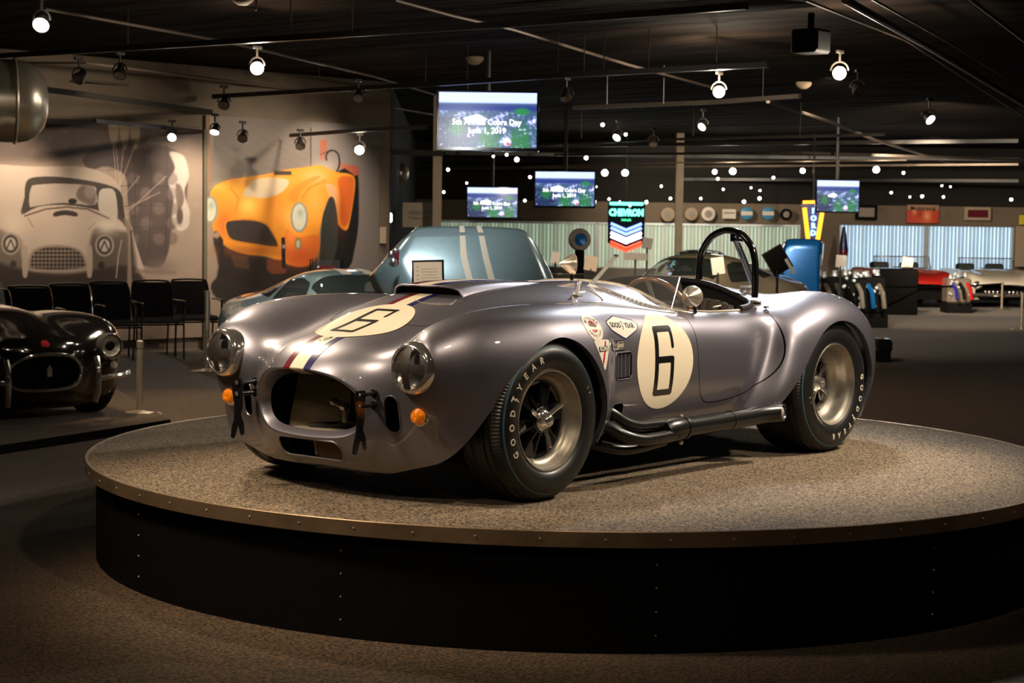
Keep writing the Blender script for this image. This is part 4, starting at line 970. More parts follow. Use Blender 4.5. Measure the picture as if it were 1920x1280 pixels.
    v = MB(); v.tube([scoop_pt(0, -1+2*j/24) for j in range(25)], .0045, 8); v.build('scoop_lip', M['silver'], sc_, smooth=True)
    v = MB(); pts = [scoop_pt(0.02, -1+2*j/24) for j in range(25)]; bt = [Vector((p.x, p.y, deck(p.x, p.y)[0].z-.004)) for p in pts]
    V = [p+Vector((.04, 0, -.002)) for p in pts]+[p+Vector((.04, 0, 0)) for p in bt]; v.add(V, [(i, i+1, 26+i, 25+i) for i in range(24)]); v.build('scoop_mouth', M['black'], sc_)
    for nm, y0, y1, mt in (('burgundy_stripe', .041, .078, 'burgundy'), ('cream_stripe', -.040, .040, 'cream'), ('blue_stripe', -.078, -.041, 'navy')):
        V = []
        for i in range(nx+1):
            for k in range(4):
                t = i/nx; y = y0+(y1-y0)*k/3; w = .205*(1-t)+.105*t; V.append(scoop_pt(t, y/w, .0016))
        mesh_obj(nm, V, grid_faces(nx+1, 4), M[mt], sc_)
    v = MB(); v.tube([deck(*p, .001)[0] for p in spl([(.02, -.02), (-.01, -.10), (.0, -.19), (.035, -.225), (.09, -.205)], 6)], .0022, 5); v.build('scoop_seam', M['satin'], car)
    # ---- cockpit
    edge = [Vector((p[0], p[1], deck(*p)[0].z)) for p in COCKPIT]; n = len(edge)
    v = MB(); v.add(edge+[Vector((p.x, p.y*.97, .22)) for p in edge], [(i, (i+1) % n, n+(i+1) % n, n+i) for i in range(n)]+[tuple(range(n, 2*n))]); v.build('cockpit_tub', M['leather'], car)
    v = MB(); v.tube([p+Vector((0, 0, .002)) for p in edge], .0065, 8, closed=True); v.build('cockpit_beading', M['satin'], car, smooth=True)
    rr = [p for p in edge if p.x > 1.70]; rr.sort(key=lambda p: p.y)
    v = MB(); v.tube([p+Vector((-.012, 0, .010)) for p in rr], .017, 12); v.build('padded_coaming', M['leather'], car, smooth=True)
    v = MB(); v.box((1.275, 0, .70), (.03, 1.14, .16), bev=.01); v.build('dashboard', M['leather'], car)
    v = MB(); v.box((1.50, .02, .44), (.60, .34, .42), bev=.06); v.build('transmission_tunnel', M['greige'], car, smooth=True)
    v = MB(); v.lathe([(.035, 0), (.038, .01), (.038, .16), (.02, .185), (.012, .20)], 16, TR((1.62, -.02, .55))); v.build('fire_extinguisher', M['red_vinyl'], car, smooth=True)
    for s in (-1, 1):
        st = empty('bucket_seat', parent=car); y = s*.345
        v = MB(); v.box((1.56, y, .36), (.36, .40, .12), bev=.04); v.build('seat_cushion', M['leather'], st, smooth=True)
        v = MB(); nn = 8
        for i in range(nn):
            a = (i-(nn-1)/2)/(nn/2); yy = y+a*.205
            v.tube([(1.70-.03*a*a, yy, .36), (1.75-.05*a*a, yy, .58), (1.80-.07*a*a, yy, .775-.03*a*a)], .030, 8)
        v.build('pleated_backrest', M['pleat'], st, smooth=True)
    v = MB(); v.tube([(1.70, -.47, .74), (1.78, -.50, .75), (1.83, -.50, .735), (1.85, -.49, .69), (1.84, -.48, .60)], .006, 6); v.build('harness_strap', M['satin'], car)
    # steering wheel
    sw = empty('steering_wheel', parent=car); c = Vector((1.40, -.355, .722)); d = Vector((.86, 0, .50)).normalized(); A = aim(c, d)
    v = MB(); v.tube([(.186*math.cos(a), .186*math.sin(a), 0) for a in np.linspace(0, 2*PI, 49)[:-1]], .0115, 10, closed=True, M=A); v.build('wheel_rim', M['wood'], sw, smooth=True)
    for a in (PI/2, PI*7/6, -PI/6):
        v = MB(); v.box((.093, 0, -.01), (.186, .022, .004), A @ Matrix.Rotation(a, 4, 'Z')); v.build('spoke', M['satin'], sw)
    v = MB(); v.lathe([(.03, -.02), (.03, 0), (.01, .006)], 20, A); v.tube([c, c-d*.15], .015, 10); v.build('wheel_hub', M['satin'], sw, smooth=True)
    # ---- screen for the driver
    base = spl([(.985, -.25, 0), (.965, -.33, 0), (.97, -.41, 0), (1.03, -.50, 0), (1.12, -.595, 0), (1.23, -.645, 0)], 6)
    bpts = [Vector((p[0], p[1], deck(p[0], p[1])[0].z+.004)) for p in base]; n = len(bpts)
    T0 = Vector((1.155, -.273, .993)); T1 = Vector((1.28, -.555, .895)); tops = []
    for i, p in enumerate(bpts):
        t = i/(n-1); q = T0.lerp(T1, t); q.x -= .05*math.sin(PI*t); q.y -= .02*math.sin(PI*t); tops.append(q)
    v = MB(); V = []
    for k in range(7):
        for i in range(n): V.append(bpts[i].lerp(tops[i], k/6))
    v.add(V, grid_faces(7, n)); ws = empty('driver_windscreen', parent=car); v.build('clear_screen', M['plexi'], ws, smooth=True)
    v = MB()
    for i in range(n-1):
        a, b = bpts[i], bpts[i+1]; v.tube([a.lerp(b, .04), a.lerp(b, .96)], .0075, 6)
    v.build('piano_hinge', M['bright'], ws, smooth=True)
    v = MB(); v.tube([p+Vector((-.035, -.012, -.004)) for p in bpts[:-3]], .0028, 6); v.build('chrome_strip', M['bright'], ws, smooth=True)
    for off, r_ in ((0, .006), (.022, .0045)):
        v = MB(); v.tube([bpts[0]+Vector((off, 0, 0)), T0+Vector((off*.6, -.01*off, 0))], r_, 8); v.build('screen_pillar', M['bright'], ws, smooth=True)
    v = MB(); v.tube([bpts[-6], T1+Vector((0, .0, 0))], .0028, 6); v.build('screen_stay', M['chrome'], ws, smooth=True)
    v = MB(); v.box(T0, (.02, .02, .012), bev=.003); v.build('screen_clip', M['chrome'], ws)
    # hood latch and its loop
    v = MB(); p = deck(.70, -.40)[0]; v.tube([p+Vector((-.02, -.01, .0)), p+Vector((.0, 0, .03)), p+Vector((.02, .012, .055)), p+Vector((.04, .02, .058))], .0075, 8); v.tube([p+Vector((-.03, 0, .012)), p+Vector((.05, 0, .016))], .005, 8)
    v.lathe([(.016, 0), (.014, .01), (.006, .014)], 14, aim(p+Vector((-.015, 0, .004)), (0, 0, 1))); v.build('hood_latch', M['bright'], car, smooth=True)
    v = MB(); v.tube([deck(a, b, .002)[0] for a, b in spl([(.848, -.31), (.84, -.37), (.82, -.43), (.79, -.475), (.755, -.495), (.70, -.49)], 5)], .0028, 6); v.build('hood_corner_strip', M['bright'], car, smooth=True)
    v = MB(); v.tube([deck(a, b, .0015)[0] for a, b in spl([(.55, -.548), (.70, -.575), (.85, -.60), (1.0, -.625), (1.12, -.645)], 5)], .0022, 6); v.build('cowl_highlight', M['bright'], car, smooth=True)  # bright tube drawn for the highlight along the fender and cowl join
    # mirrors
    for c, b in ((Vector((1.30, -.615, .808)), Vector((1.31, -.628, .73))), (Vector((1.17, .0, .946)), Vector((1.165, .0, .866)))):
        mi = empty('bullet_mirror', parent=car); A = aim(c, (-.95, -.30, .03) if c.y < -.3 else (-.80, .60, .0)); R_ = .051
        v = MB(); v.lathe([(R_*.9, -.012), (R_, -.008), (R_, .0), (R_*.93, .012), (R_*.55, .040), (R_*.22, .060), (0, .068)], 40, A); v.build('mirror_shell', M['satin'], mi, smooth=True)
        v = MB(); v.lathe([(0, -.0125), (R_*.88, -.0125)], 32, A, cap=False); v.build('mirror_glass', M['chrome'], mi)
        v = MB(); v.tube([c, c.lerp(b, .5), b], [.009, .006, .010], 8); v.build('mirror_stem', M['gloss_black'], mi, smooth=True)
    # roll bar
    rb = empty('roll_bar', parent=car)
    L = spl([(1.95, -.215, .845), (1.952, -.218, .95), (1.953, -.235, 1.02), (1.955, -.285, 1.085), (1.955, -.345, 1.113), (1.955, -.40, 1.118), (1.955, -.465, 1.10), (1.953, -.525, 1.04), (1.952, -.548, .97), (1.95, -.553, .90), (1.95, -.553, .785)], 6)
    v = MB(); v.tube(L, .0178, 14); v.build('roll_hoop', M['gloss_black'], rb, smooth=True)
    v = MB(); v.tube([(1.965, -.41, 1.10), (2.16, -.36, .95), (2.36, -.30, .80)], .0165, 12); v.build('rear_brace', M['gloss_black'], rb, smooth=True)
    v = MB(); v.box((1.985, -.405, 1.083), (.05, .03, .04), bev=.005); v.lathe([(.009, -.02), (.009, .02)], 8, aim((2.0, -.42, 1.07), (0, 1, 0))); v.build('brace_clevis', M['gloss_black'], rb)
    for y in (-.215, -.553):
        v = MB(); v.lathe([(.035, 0), (.035, .008), (.020, .012)], 20, TR((1.95, y, deck(1.95, y)[0].z))); v.build('foot_flange', M['satin'], rb, smooth=True)
    # fuel cap on the rear wing
    v = MB(); p, nn_ = deck(2.12, -.40); v.lathe([(.040, 0), (.040, .012), (.030, .02), (.0, .024)], 24, aim(p, nn_)); v.box(p+Vector((0, 0, .03)), (.02, .08, .012)); v.build('fuel_cap', M['chrome'], car, smooth=True)
    v = MB(); v.box((1.905, -.650, .742), (.03, .02, .012), bev=.003); v.build('door_latch', M['chrome'], car)
    return car
CAR = make_roadster()
# ------------------------------------------------------------ ceiling services
def track(name, pts, z, r, m, label, cat='track', square=True, group=None):
    P = [on_z(u, v, z) for u, v in pts]; o0 = P[0].copy(); q = MB()
    if square:
        for a, b in zip(P[:-1], P[1:]):
            d = (b-a); L = d.length; X = d.normalized(); q.box((L/2, 0, 0), (L, r*2, r*2.2), frame(a-o0, X, Vector((0, 0, 1)).cross(X), (0, 0, 1)))
    else: q.tube([p-o0 for p in P], r, 8)
    o = q.build(name, m, smooth=not square); o.location = o0; tag(o, label, cat, group)
    hz = MB()
    return o, P
TR_ = [([(-30, 107), (480, 75), (960, 45), (1400, 11)], 2.62, .022, 'track', 'long black lighting track crossing the top left of the hall'),
 ([(400, 181), (820, 157), (1060, 141), (1440, 121)], 2.62, .024, 'track', 'black lighting track running just above the big hanging screen'),
 ([(1075, 202), (1330, 192), (1500, 180)], 2.55, .022, 'track', 'short black lighting track under the brightest lamp'),
 ([(0, 158), (150, 176), (480, 222), (690, 252)], 2.45, .026, 'track', 'thick black lighting track in front of both murals'),
 ([(178, 226), (480, 258), (720, 280)], 2.2, .020, 'track', 'lower black lighting track hanging before the murals'),
 ([(545, 254), (690, 243), (800, 238)], 2.2, .020, 'track', 'thin black track feeding the lamp by the wall end'),
 ([(690, 283), (830, 288)], 2.1, .035, 'track', 'black beam between wall end and cream column'),
 ([(1510, 0), (1700, 76), (1920, 218)], 2.75, .012, 'pipe_brown', 'leftmost thin conduit of the bundle at top right'),
 ([(1585, 0), (1745, 90), (1920, 196)], 2.70, .030, 'pipe_brown', 'thick pipe in the bundle at top right'),
 ([(1630, -5), (1780, 80), (1890, 148)], 2.8, .010, 'pipe_brown', 'thin conduit above the thick pipe at top right'),
 ([(1815, -5), (1925, 80)], 2.75, .014, 'pipe_brown', 'rightmost conduit crossing the top right corner'),
 ([(84, 17), (422, 78), (700, 143), (830, 182)], 2.85, .014, 'pipe_brown', 'long brown pipe sloping down from the top left lamp'),
 ([(-20, 118), (160, 118), (512, 162), (820, 216)], 2.80, .014, 'pipe_brown', 'brown pipe passing behind the lamp at upper left'),
 ([(740, 0), (850, 30), (960, 55), (1180, 122), (1340, 165)], 2.86, .015, 'pipe_brown', 'brown pipe sloping from top centre down to the brightest lamp'),
 ([(150, 150), (420, 180), (720, 262)], 2.70, .012, 'pipe_brown', 'brown pipe close above the mural wall'),
 ([(1440, 190), (1560, 230), (1640, 262), (1880, 335)], 2.6, .025, 'pipe_brown', 'broken-looking beige pipe at the right under the ceiling'),
 ([(880, 278), (1220, 262), (1660, 252)], 2.5, .018, 'track', 'distant black track below the big screen on the right'),
 ([(830, 316), (1260, 305), (1700, 300)], 2.4, .014, 'pipe_brown', 'distant brown pipe high above the neon shield'),
 ([(1040, 290), (1500, 286), (1920, 300)], 2.4, .02, 'track', 'distant black track across the right half of the hall'),
 ([(1380, 360), (1640, 366), (1920, 372)], 1.95, .03, 'pipe_brown', 'far beige pipe just above the right window wall')]
for i, (pts, z, r, mm, lb) in enumerate(TR_):
    track('ceiling_track' if mm == 'track' else 'ceiling_pipe', pts, z, r, M[mm], lb, 'track' if mm == 'track' else 'pipe', mm == 'track')
for k, (v, z, tl) in enumerate(((293, 2.55, -6), (312, 2.35, 4), (336, 2.2, -3), (346, 2.3, 5), (355, 2.1, 2), (372, 1.95, -2), (270, 2.7, 6))):
    o, _ = track('ceiling_pipe', [(835, v+tl), (1300, v), (1910, v-tl)], z, .018 if k % 2 else .03, M['pipe_brown'] if k == 1 else M['track'], 'dim level conduit far back under the dark ceiling', 'pipe', True, 'distant level conduits')
# hanger rods from the ceiling to tracks
hp = empty('hanger_rods', on_z(1100, 150, 2.6), label='thin vertical hanger rods holding the tracks under the ceiling', cat='rods')
q = MB()
for (u, v, z) in ((212, 215, 2.45), (300, 240, 2.45), (545, 60, 2.62), (598, 170, 2.62), (660, 60, 2.62), (876, 150, 2.62), (798, 160, 2.62), (1046, 135, 2.62), (1095, 140, 2.62), (1132, 130, 2.62), (1216, 130, 2.62), (1343, 128, 2.62), (1138, 205, 2.55), (1244, 195, 2.55), (1430, 190, 2.55), (480, 20, 2.62), (240, 95, 2.62), (1090, 260, 2.5), (1300, 255, 2.5), (1500, 255, 2.5)):
    p = on_z(u, v, z)-hp.location; q.tube([p, p+Vector((0, 0, CZ-z))], .006, 5)
o = q.build('rods', M['track'], hp); o['kind'] = 'stuff'
# ---- lamps on the tracks
def track_lamp(yoke=True, R=.075, m=E_LAMP):
    r = empty('track_spotlight')
    q = MB(); q.box((0, 0, .18), (.10, .03, .03), bev=.005); q.tube([(0, 0, .17), (0, 0, .10)], .010, 8); q.build('track_adaptor', M['track'], r)
    hd = empty('lamp_head', parent=r)
    if yoke:
        q = MB(); q.tube([(R*1.25*math.cos(a), 0, .02+R*1.25*math.sin(a)) for a in np.linspace(0, PI, 13)], .008, 6); q.build('yoke', M['track'], r, smooth=True)
    q = MB(); q.lathe([(0, .102), (R*.45, .10), (R*.55, .085), (R*.60, .05), (R, .0), (R, -.028)], 20, cap=False); h = q.build('lamp_shade', M['track'], r, smooth=True)
    q = MB(); q.lathe([(0, -.02), (R*.92, -.024)], 20, cap=False); l = q.build('lens', m, r)
    bpy.data.objects.remove(hd)
    return r
protos = {k: track_lamp(R=a, m=b) for k, (a, b) in {'warm': (.060, E_LAMP), 'cool': (.052, E_COOL), 'off': (.060, M['steel'])}.items()}
first = {k: True for k in protos}
def lamp_at(u, v, z, aimto, kind, label, glowW=0):
    p = on_z(u, v, z)
    r = protos[kind] if first[kind] else copy_tree(protos[kind]); first[kind] = False
    r.location = p; r['label'] = label; r['category'] = 'spotlight'; r['group'] = 'track spotlights under the ceiling'
    d = (Vector(aimto)-p).normalized() if aimto is not None else Vector((0, 0, -1))
    rot = d.to_track_quat('-Z', 'Y').to_euler()
    for c in r.children:
        if c.name.split('.')[0] in ('lamp_shade', 'lens'): c.rotation_euler = rot
        if c.name.split('.')[0] == 'yoke': c.rotation_euler = (0, 0, YAW+1.2)
    if glowW: glow(p+d*.13+Vector((0, 0, .02)), glowW, .04)
    return r
camd = lambda u, v, z, dx=0, dz=-.6: on_z(u, v, z)-FH*2+RH*dx+Vector((0, 0, dz))
LL = [(1348, 172, 2.45, 'warm', 0, -1, 'brightest white ceiling lamp, right of the big hanging screen', 85), (1574, 137, 2.45, 'warm', 0, -1, 'bright ceiling lamp at upper right, higher than the brightest one', 55), (482, 128, 2.45, 'warm', -.3, -1.2, 'bright warm ceiling lamp at upper left above the gold car mural', 26),
 (78, 44, 2.5, 'warm', 0, -1.4, 'lone bright lamp in the top left corner', 5), (674, 280, 2.0, 'warm', .1, -.8, 'starry warm lamp at the right end of the mural wall', 6),
 (280, 265, 2.08, 'cool', -1, -1.6, 'black hooped lamp with tilted white face before the parachute', 0), (403, 245, 2.15, 'cool', -.3, -3, 'black hooped lamp seen edge-on between the two murals', 0), (1318, 236, 2.3, 'cool', -2.0, -2, 'tilted lamp hanging below the brightest lamp', 0), (1158, 256, 2.2, 'cool', -1.6, -2, 'tilted lamp right of the big hanging screen', 0),
 (1742, 222, 2.2, 'cool', 1.4, -1.8, 'cool white lamp alone against the dark upper right', 0), (323, 256, 2.1, 'cool', 0, -1, 'small round lit lamp on the lower mural track', 0),
 (148, 146, 2.45, 'off', -1, -2, 'dim lamp left of a pair on the upper left track', 0), (225, 138, 2.45, 'off', 0, -3, 'dim lamp right of a pair on the upper left track', 0), (1062, 182, 2.4, 'off', 0, -4, 'unlit pale lamp right beside the big hanging screen', 0), (876, 187, 2.5, 'off', .5, -2, 'dark hooped lamp in front of the big hanging screen', 0), (1608, 168, 2.5, 'off', 1, -2, 'unlit grey lamp below the upper right lamp', 0), (420, 195, 2.35, 'off', 0, -2, 'black lamp cluster where two tracks meet over the murals', 0), (672, 182, 2.45, 'off', 0, -2, 'small unlit lamp between the left lamp and the big screen', 0), (1225, 268, 2.2, 'off', 0, -3, 'unlit lamp hanging centrally above the neon shield', 0), (455, 258, 2.1, 'off', 0, -2, 'small unlit lamp above the gold car mural', 0), (563, 272, 2.05, 'off', .3, -2, 'small dark lamp above the pale disc of the gold car mural', 0)]
for u, v, z, k, dx, dz, lb, g in LL:
    if k == 'warm': tgt = CAM+Vector((0, 0, -.4)) if g > 9 else camd(u, v, z, dx, dz)
    else: tgt = camd(u, v, z, dx, dz)
    lamp_at(u, v, z, tgt, k, lb, g)
for k in protos:
    if first[k]: bpy.data.objects.remove(protos[k])
# far lamps, a few pixels each
fq = MB(); fq.lathe([(0, .07), (.035, .07), (.05, .04), (.062, 0), (.062, -.02)], 12, cap=False); far = fq.build('far_spotlight', M['track'], smooth=True)
fq = MB(); fq.lathe([(0, -.012), (.058, -.022), (0, -.03)], 12, cap=False); fl_ = fq.build('lens', E_SMALL, far)
FARL = [(1044, 326, 1.6), (1134, 324, 2.2), (1172, 324, 2.2), (1340, 322, 1.6), (1374, 321, 2.2), (1505, 320, 1.7), (1643, 318, 2.2), (1346, 335, .9), (742, 302, 1), (840, 318, 1), (832, 360, .8), (733, 377, .9), (994, 332, 1), (969, 299, 1.2), (1099, 296, 1), (984, 376, .9), (951, 382, 1.1), (875, 343, .7), (1450, 333, .9), (1694, 324, .9), (1671, 361, .8), (1729, 368, 1), (1706, 369, .7), (1769, 369, .8), (1896, 374, 1), (1766, 348, .6), (1782, 350, .6), (1142, 373, .8), (1162, 379, .8), (1212, 379, 1.1), (1257, 372, .9), (1395, 378, 1.1), (1424, 372, 1.1), (1314, 372, .8), (1130, 234, .9), (1173, 252, .8), (1240, 349, .8), (1425, 357, .7), (1548, 371, .9), (1605, 362, .8), (950, 290, .7), (925, 293, .6), (1356, 355, .7), (1408, 352, .6), (1118, 350, .6), (1181, 386, .7)]
spot(room(-1.5, 9.5, 2.9), at_d(802, 520, 13.2), 520, 16, .8, .06)  # added spot without a fixture, lights the front of the information sheet
for i, (u, v, s) in enumerate(FARL):
    D = 36 if v > 310 else 28
    if i: o = copy_tree(far)
    else: o = far
    p = at_d(u, v, D); o.location = p; o.scale = (s*.52,)*3; o.rotation_euler = (CAM-p).to_track_quat('-Z', 'Y').to_euler()
    own = ['far lamp shining in front of the middle hanging screen', 'left of two warm far lamps above the neon shield', 'right of two warm far lamps above the neon shield', 'left of two white far lamps high over the roll bar', 'right and larger of two white far lamps high over the roll bar', 'far lamp left of the right hanging screen', 'far lamp right of the right hanging screen, brightest there', 'small lamp below the left one of the two over the roll bar', 'far lamp beside the small silver duct', 'far lamp just right of the cream column']
    tag(o, own[i] if i < len(own) else 'small round ceiling lamp glowing far away under the dark ceiling', 'spotlight', 'far ceiling lamps')
for u, v, D, w in ((1044, 326, 35, 8), (1150, 324, 35, 14), (1360, 322, 35, 14), (1505, 320, 34, 8), (1643, 318, 33, 12), (740, 330, 28, 4), (1770, 350, 35, 10), (950, 360, 30, 6)): glow(at_d(u, v-6, D), w, .1)
# light on the far displays
spot(at_d(1300, 100, 17), at_d(1330, 520, 26), 1100, 75, .8, .1); spot(at_d(760, 60, 12.2), at_d(700, 540, 16.8), 260, 60, .8, .1, (.96, .98, 1)); spot(at_d(1740, 240, 25), at_d(1760, 540, 37), 1800, 70, .8, .1)
spot(at_d(1250, 300, 37), at_d(1300, 400, 41), 420, 90, .9, .1); spot(at_d(1560, 150, 22), at_d(1530, 500, 29), 700, 60, .8, .1); spot(at_d(1750, 260, 36), at_d(1750, 400, 41), 70, 90, .9, .1)
spot(at_d(150, 60, 13), on_z(240, 760, FLOOR), 260, 75, .9, .1, WARM); spot(at_d(480, 120, 17), on_z(400, 760, FLOOR), 260, 60, .9, .1, WARM); spot(room(-2.2, 3.5, 2.9), room(-1.6, 4.6, FLOOR), 110, 90, 1, .1, WARM); spot(at_d(1500, 180, 20), on_z(1800, 640, FLOOR), 90, 70, .9, .1, COOL); spot(room(-3.0, 8.5, 1.9), at_d(20, 180, 15.3), 60, 40, .8, .08, WARM); spot(room(-1.2, 5.0, 2.95), room(-.9, 11.5, .9), 90, 40, .9, .06, WARM)  # the spot aimed at the silver duct is added, no fixture holds it
spot(room(1.0, 3.0, 2.9), room(.3, 4.2, FLOOR), 60, 90, 1, .1, WARM)
spot(room(-3.4, 11.5, 2.8), at_d(600, 540, 17.4), 420, 30, .8, .08, (.96, .98, 1))  # added spot without a fixture, brightens the pale blue coupe
# ---- screens
def screen_paint(S, T, V):
    p = Paint(S*100, T*56, (.20, .28, .42)); U, Y = p.P[:, 0], p.P[:, 1]
    n = hashn(U, Y, .45, 5); n2 = hashn(U, Y, .9, 9)
    p.put(sm((Y-44)/2.5), (.70, .76, 1.0)); p.put(sm((44-Y)/3)*sm((Y-36)/3), (.13, .19, .45))
    p.put(sm((38-Y)/2)*sm(n*1.3+.2), (.62, .62, .88)); p.put(sm((38-Y)/2)*sm(n2*1.5-.1)*.8, (.12, .36, .26)); p.put(sm((33-Y)/5)*sm((42-U)/10)*sm(n+.7)*.85, (.02, .04, .20)); p.poly([(25, 30), (40, 34), (50, 29), (42, 25), (27, 26)], (.95, .92, 1), 2, 0)
    for cx, cy, a, b in ((52, 8, 9, 12), (84, 8, 9, 13), (18, 20, 8, 7)): p.put(np.clip(np.exp(-(((U-cx)/a)**2+((Y-cy)/b)**2))*1.6, 0, 1)*sm(n2+.9), (.12, .40, .20))
    p.ell(70, 6, 4, 4, (.95, .90, .98), 3); p.ell(71, 4, 2, 1.5, (.85, .2, .35), 1.5); p.ell(85, 37, 8, 3.5, (.12, .42, .25), 2); p.put(sm((n-.55)*3)*sm((35-Y)/5)*.7, (.92, .92, 1))
    return p.c
def make_tv(u0, u1, v0, v1, D, label, yaw=0.0, first_=None, txt=True):
    c = at_d((u0+u1)/2, (v0+v1)/2, D); w = (u1-u0)/3332.5*D/max(.5, math.cos(yaw)); h = (v1-v0)/3332.5*D
    t = empty('hanging_screen', c, label=label, cat='television', group='hanging screens')
    X = RH*math.cos(yaw)+FH*math.sin(yaw); Y = Vector((0, 0, 1)).cross(X); F_ = frame((0, 0, 0), X, Y, (0, 0, 1))
    q = MB(); q.box((0, .035, 0), (w, .07, h), F_, bev=.008); q.box((0, .09, 0), (w*.5, .06, h*.5), F_); q.build('screen_case', M['gloss_black'], t)
    b = w*.025
    painted('picture', (F_ @ Vector((-w/2+b, -.003, -h/2+b*1.4)), X*(w-2*b), Vector((0, 0, h-2.2*b))), 150, 84, lambda S, T, V: screen_paint(S, T, V), M['screen'], t)
    q = MB(); q.tube([(0, 0, h/2-.1), (0, 0, CZ-c.z)], .03, 8, M=Matrix.Translation(Y*.08)); q.build('ceiling_pole', M['track'], t)
    if txt:
        mt = M.get('caption') or M.setdefault('caption', mat('white_caption', (1, 1, 1), .5, emit=1.5, ecol=(1, 1, 1), var=0)); q = MB()
        for s_, z_, dx in (('5th Annual Cobra Day', -.045*h, -.01*w), ('June 1, 2019', -.185*h, -.005*w)):
            V, F = text2d(s_, h*.135, h*.0035, .93); q.add(V, F, F_ @ Matrix(((1, 0, 0, dx), (0, 0, -1, -.006), (0, 1, 0, z_+h*.02), (0, 0, 0, 1))))
        q.build('caption', mt, t)
    return t
make_tv(818, 1011, 170, 283, 19.3, 'largest hanging screen at top centre showing a landscape and date caption')
make_tv(874, 972, 350, 410, 31.0, 'smallest screen left of centre above the open pale blue hood', .03)
make_tv(1001, 1117, 320, 390, 29.0, 'middle hanging screen left of the neon shield', -.12)
make_tv(1529, 1613, 337, 399, 30.0, 'hanging screen at right above the blue open hood', .1, txt=False)
# ---- ceiling items
for u, v, z, lb in ((890, 117, CZ-.06, 'white dome smoke detector above the big screen'), (455, 4, CZ-.06, 'smoke detector at the top edge left of centre'), (1507, 163, CZ-.06, 'flat pale ceiling disc below the upper right lamp')):
    p = on_z(u, v, z); q = MB(); q.lathe([(.10, .06), (.10, .03), (.075, .0), (.04, -.025), (0, -.03)], 20); o = q.build('smoke_detector', M['post'], smooth=True); o.location = p; tag(o, lb, 'detector')
p = on_z(1520, 78, 2.7); q = MB(); q.box((0, 0, 0), (.26, .25, .20), bev=.02); q.box((0, 0, .16), (.04, .04, .16)); q.box((0, -.128, 0), (.20, .006, .15)); o = q.build('ceiling_speaker', M['black']); o.location = p; tag(o, 'black box speaker hung under the ceiling at upper right', 'speaker')
# ---- silver ducts
def duct(u, v, D, R, L, yaw, label):
    c = at_d(u, v, D); ax = RH*math.cos(yaw)+FH*math.sin(yaw); t = empty('air_duct', c, label=label, cat='duct')
    q = MB(); A = aim((0, 0, 0), ax); prof = [(R, -L)]
    n = int(L/.22)
    for i in range(n): z = -L+L*(i+1)/n; prof += [(R, z-.03), (R*1.05, z-.015), (R, z)]
    prof += [(R*.97, R*.22), (R*.86, R*.45), (R*.62, R*.66), (R*.3, R*.74)]
    q.lathe(prof, 40, A); q.build('duct_shell', M['duct'], t, smooth=True)
    q = MB(); q.tube([(0, 0, R), (0, 0, CZ-c.z)], .006, 5, M=Matrix.Translation(ax*-.25)); q.build('duct_hanger', M['track'], t)
duct(30, 190, 15.5, .36, 3.0, .35, 'large silver air duct ending at the upper left edge')
duct(752, 324, 29, .16, 2.4, .3, 'small silver duct emerging right of the mural wall')
# ---- chairs along the mural wall
def chair_proto():
    r = empty('waiting_chair')
    q = MB(); V = []
    for j in range(7):
        t = j/6
        for i in range(7):
            s_ = (i-3)/3; w = .225*(1-.12*(t > .9)); V.append((s_*w, .19+.09*t-.03*(1-s_*s_), .47+.40*t))
    q.add(V, grid_faces(7, 7)); V2 = [(a, b+.015, c) for a, b, c in V]; q.add(V2, [f[::-1] for f in grid_faces(7, 7)]); q.build('mesh_backrest', M['chair_mesh'], r, smooth=True)
    q = MB(); q.tube(spl([(-.23, .20, .46), (-.235, .23, .66), (-.215, .28, .85), (-.15, .29, .885), (.15, .29, .885), (.215, .28, .85), (.235, .23, .66), (.23, .20, .46)], 4), .012, 6); q.build('back_frame', M['gloss_black'], r, smooth=True)
    q = MB(); q.box((0, 0, .445), (.48, .46, .06), bev=.02); q.build('seat', M['leather'], r)
    for s_ in (-1, 1):
        q = MB(); q.tube([(s_*.27, -.20, 0), (s_*.27, -.19, .42)], .011, 6); q.build('leg', M['gloss_black'], r, smooth=True)
        q = MB(); q.tube([(s_*.27, .25, 0), (s_*.27, .17, .44)], .011, 6); q.build('leg', M['gloss_black'], r, smooth=True)
        q = MB(); q.tube(spl([(s_*.27, -.19, .42), (s_*.28, -.20, .64), (s_*.28, -.15, .665), (s_*.27, .20, .66)], 3), .013, 6); q.build('armrest', M['gloss_black'], r, smooth=True)
        q = MB(); q.tube([(s_*.27, -.19, .40), (s_*.27, .17, .40)], .010, 6); q.build('seat_rail', M['gloss_black'], r, smooth=True)
    q = MB(); q.tube([(-.27, -.19, .40), (.27, -.19, .40)], .010, 6); q.build('front_rail', M['gloss_black'], r, smooth=True)
    return r
M['chair_mesh'] = mat('black_chair_mesh', (.004, .003, .003), .9, spec=.08)
ch = chair_proto()
CH = [(363, 21.0, 'rightmost black waiting chair, under the edge of the gold car mural'), (292, 20.4, 'second black waiting chair from the right along the mural wall'), (211, 19.7, 'third black waiting chair from the right, below the parachute'), (137, 19.0, 'black waiting chair right of the black car roofline, fourth from the right'), (60, 18.2, 'fifth black waiting chair from the right, above the black car hood'), (-20, 17.3, 'leftmost black waiting chair, cut by the left edge')]
for i, (u, D, lb) in enumerate(CH):
    c = ch if i == 0 else copy_tree(ch)
    top = CAM+RH*((u-960)/3332.5*D)+FH*D; c.location = (top.x, top.y, FLOOR); c.rotation_euler = (0, 0, math.atan2(RH.y, RH.x)+.42); tag(c, lb, 'chair', 'waiting chairs along the mural wall')
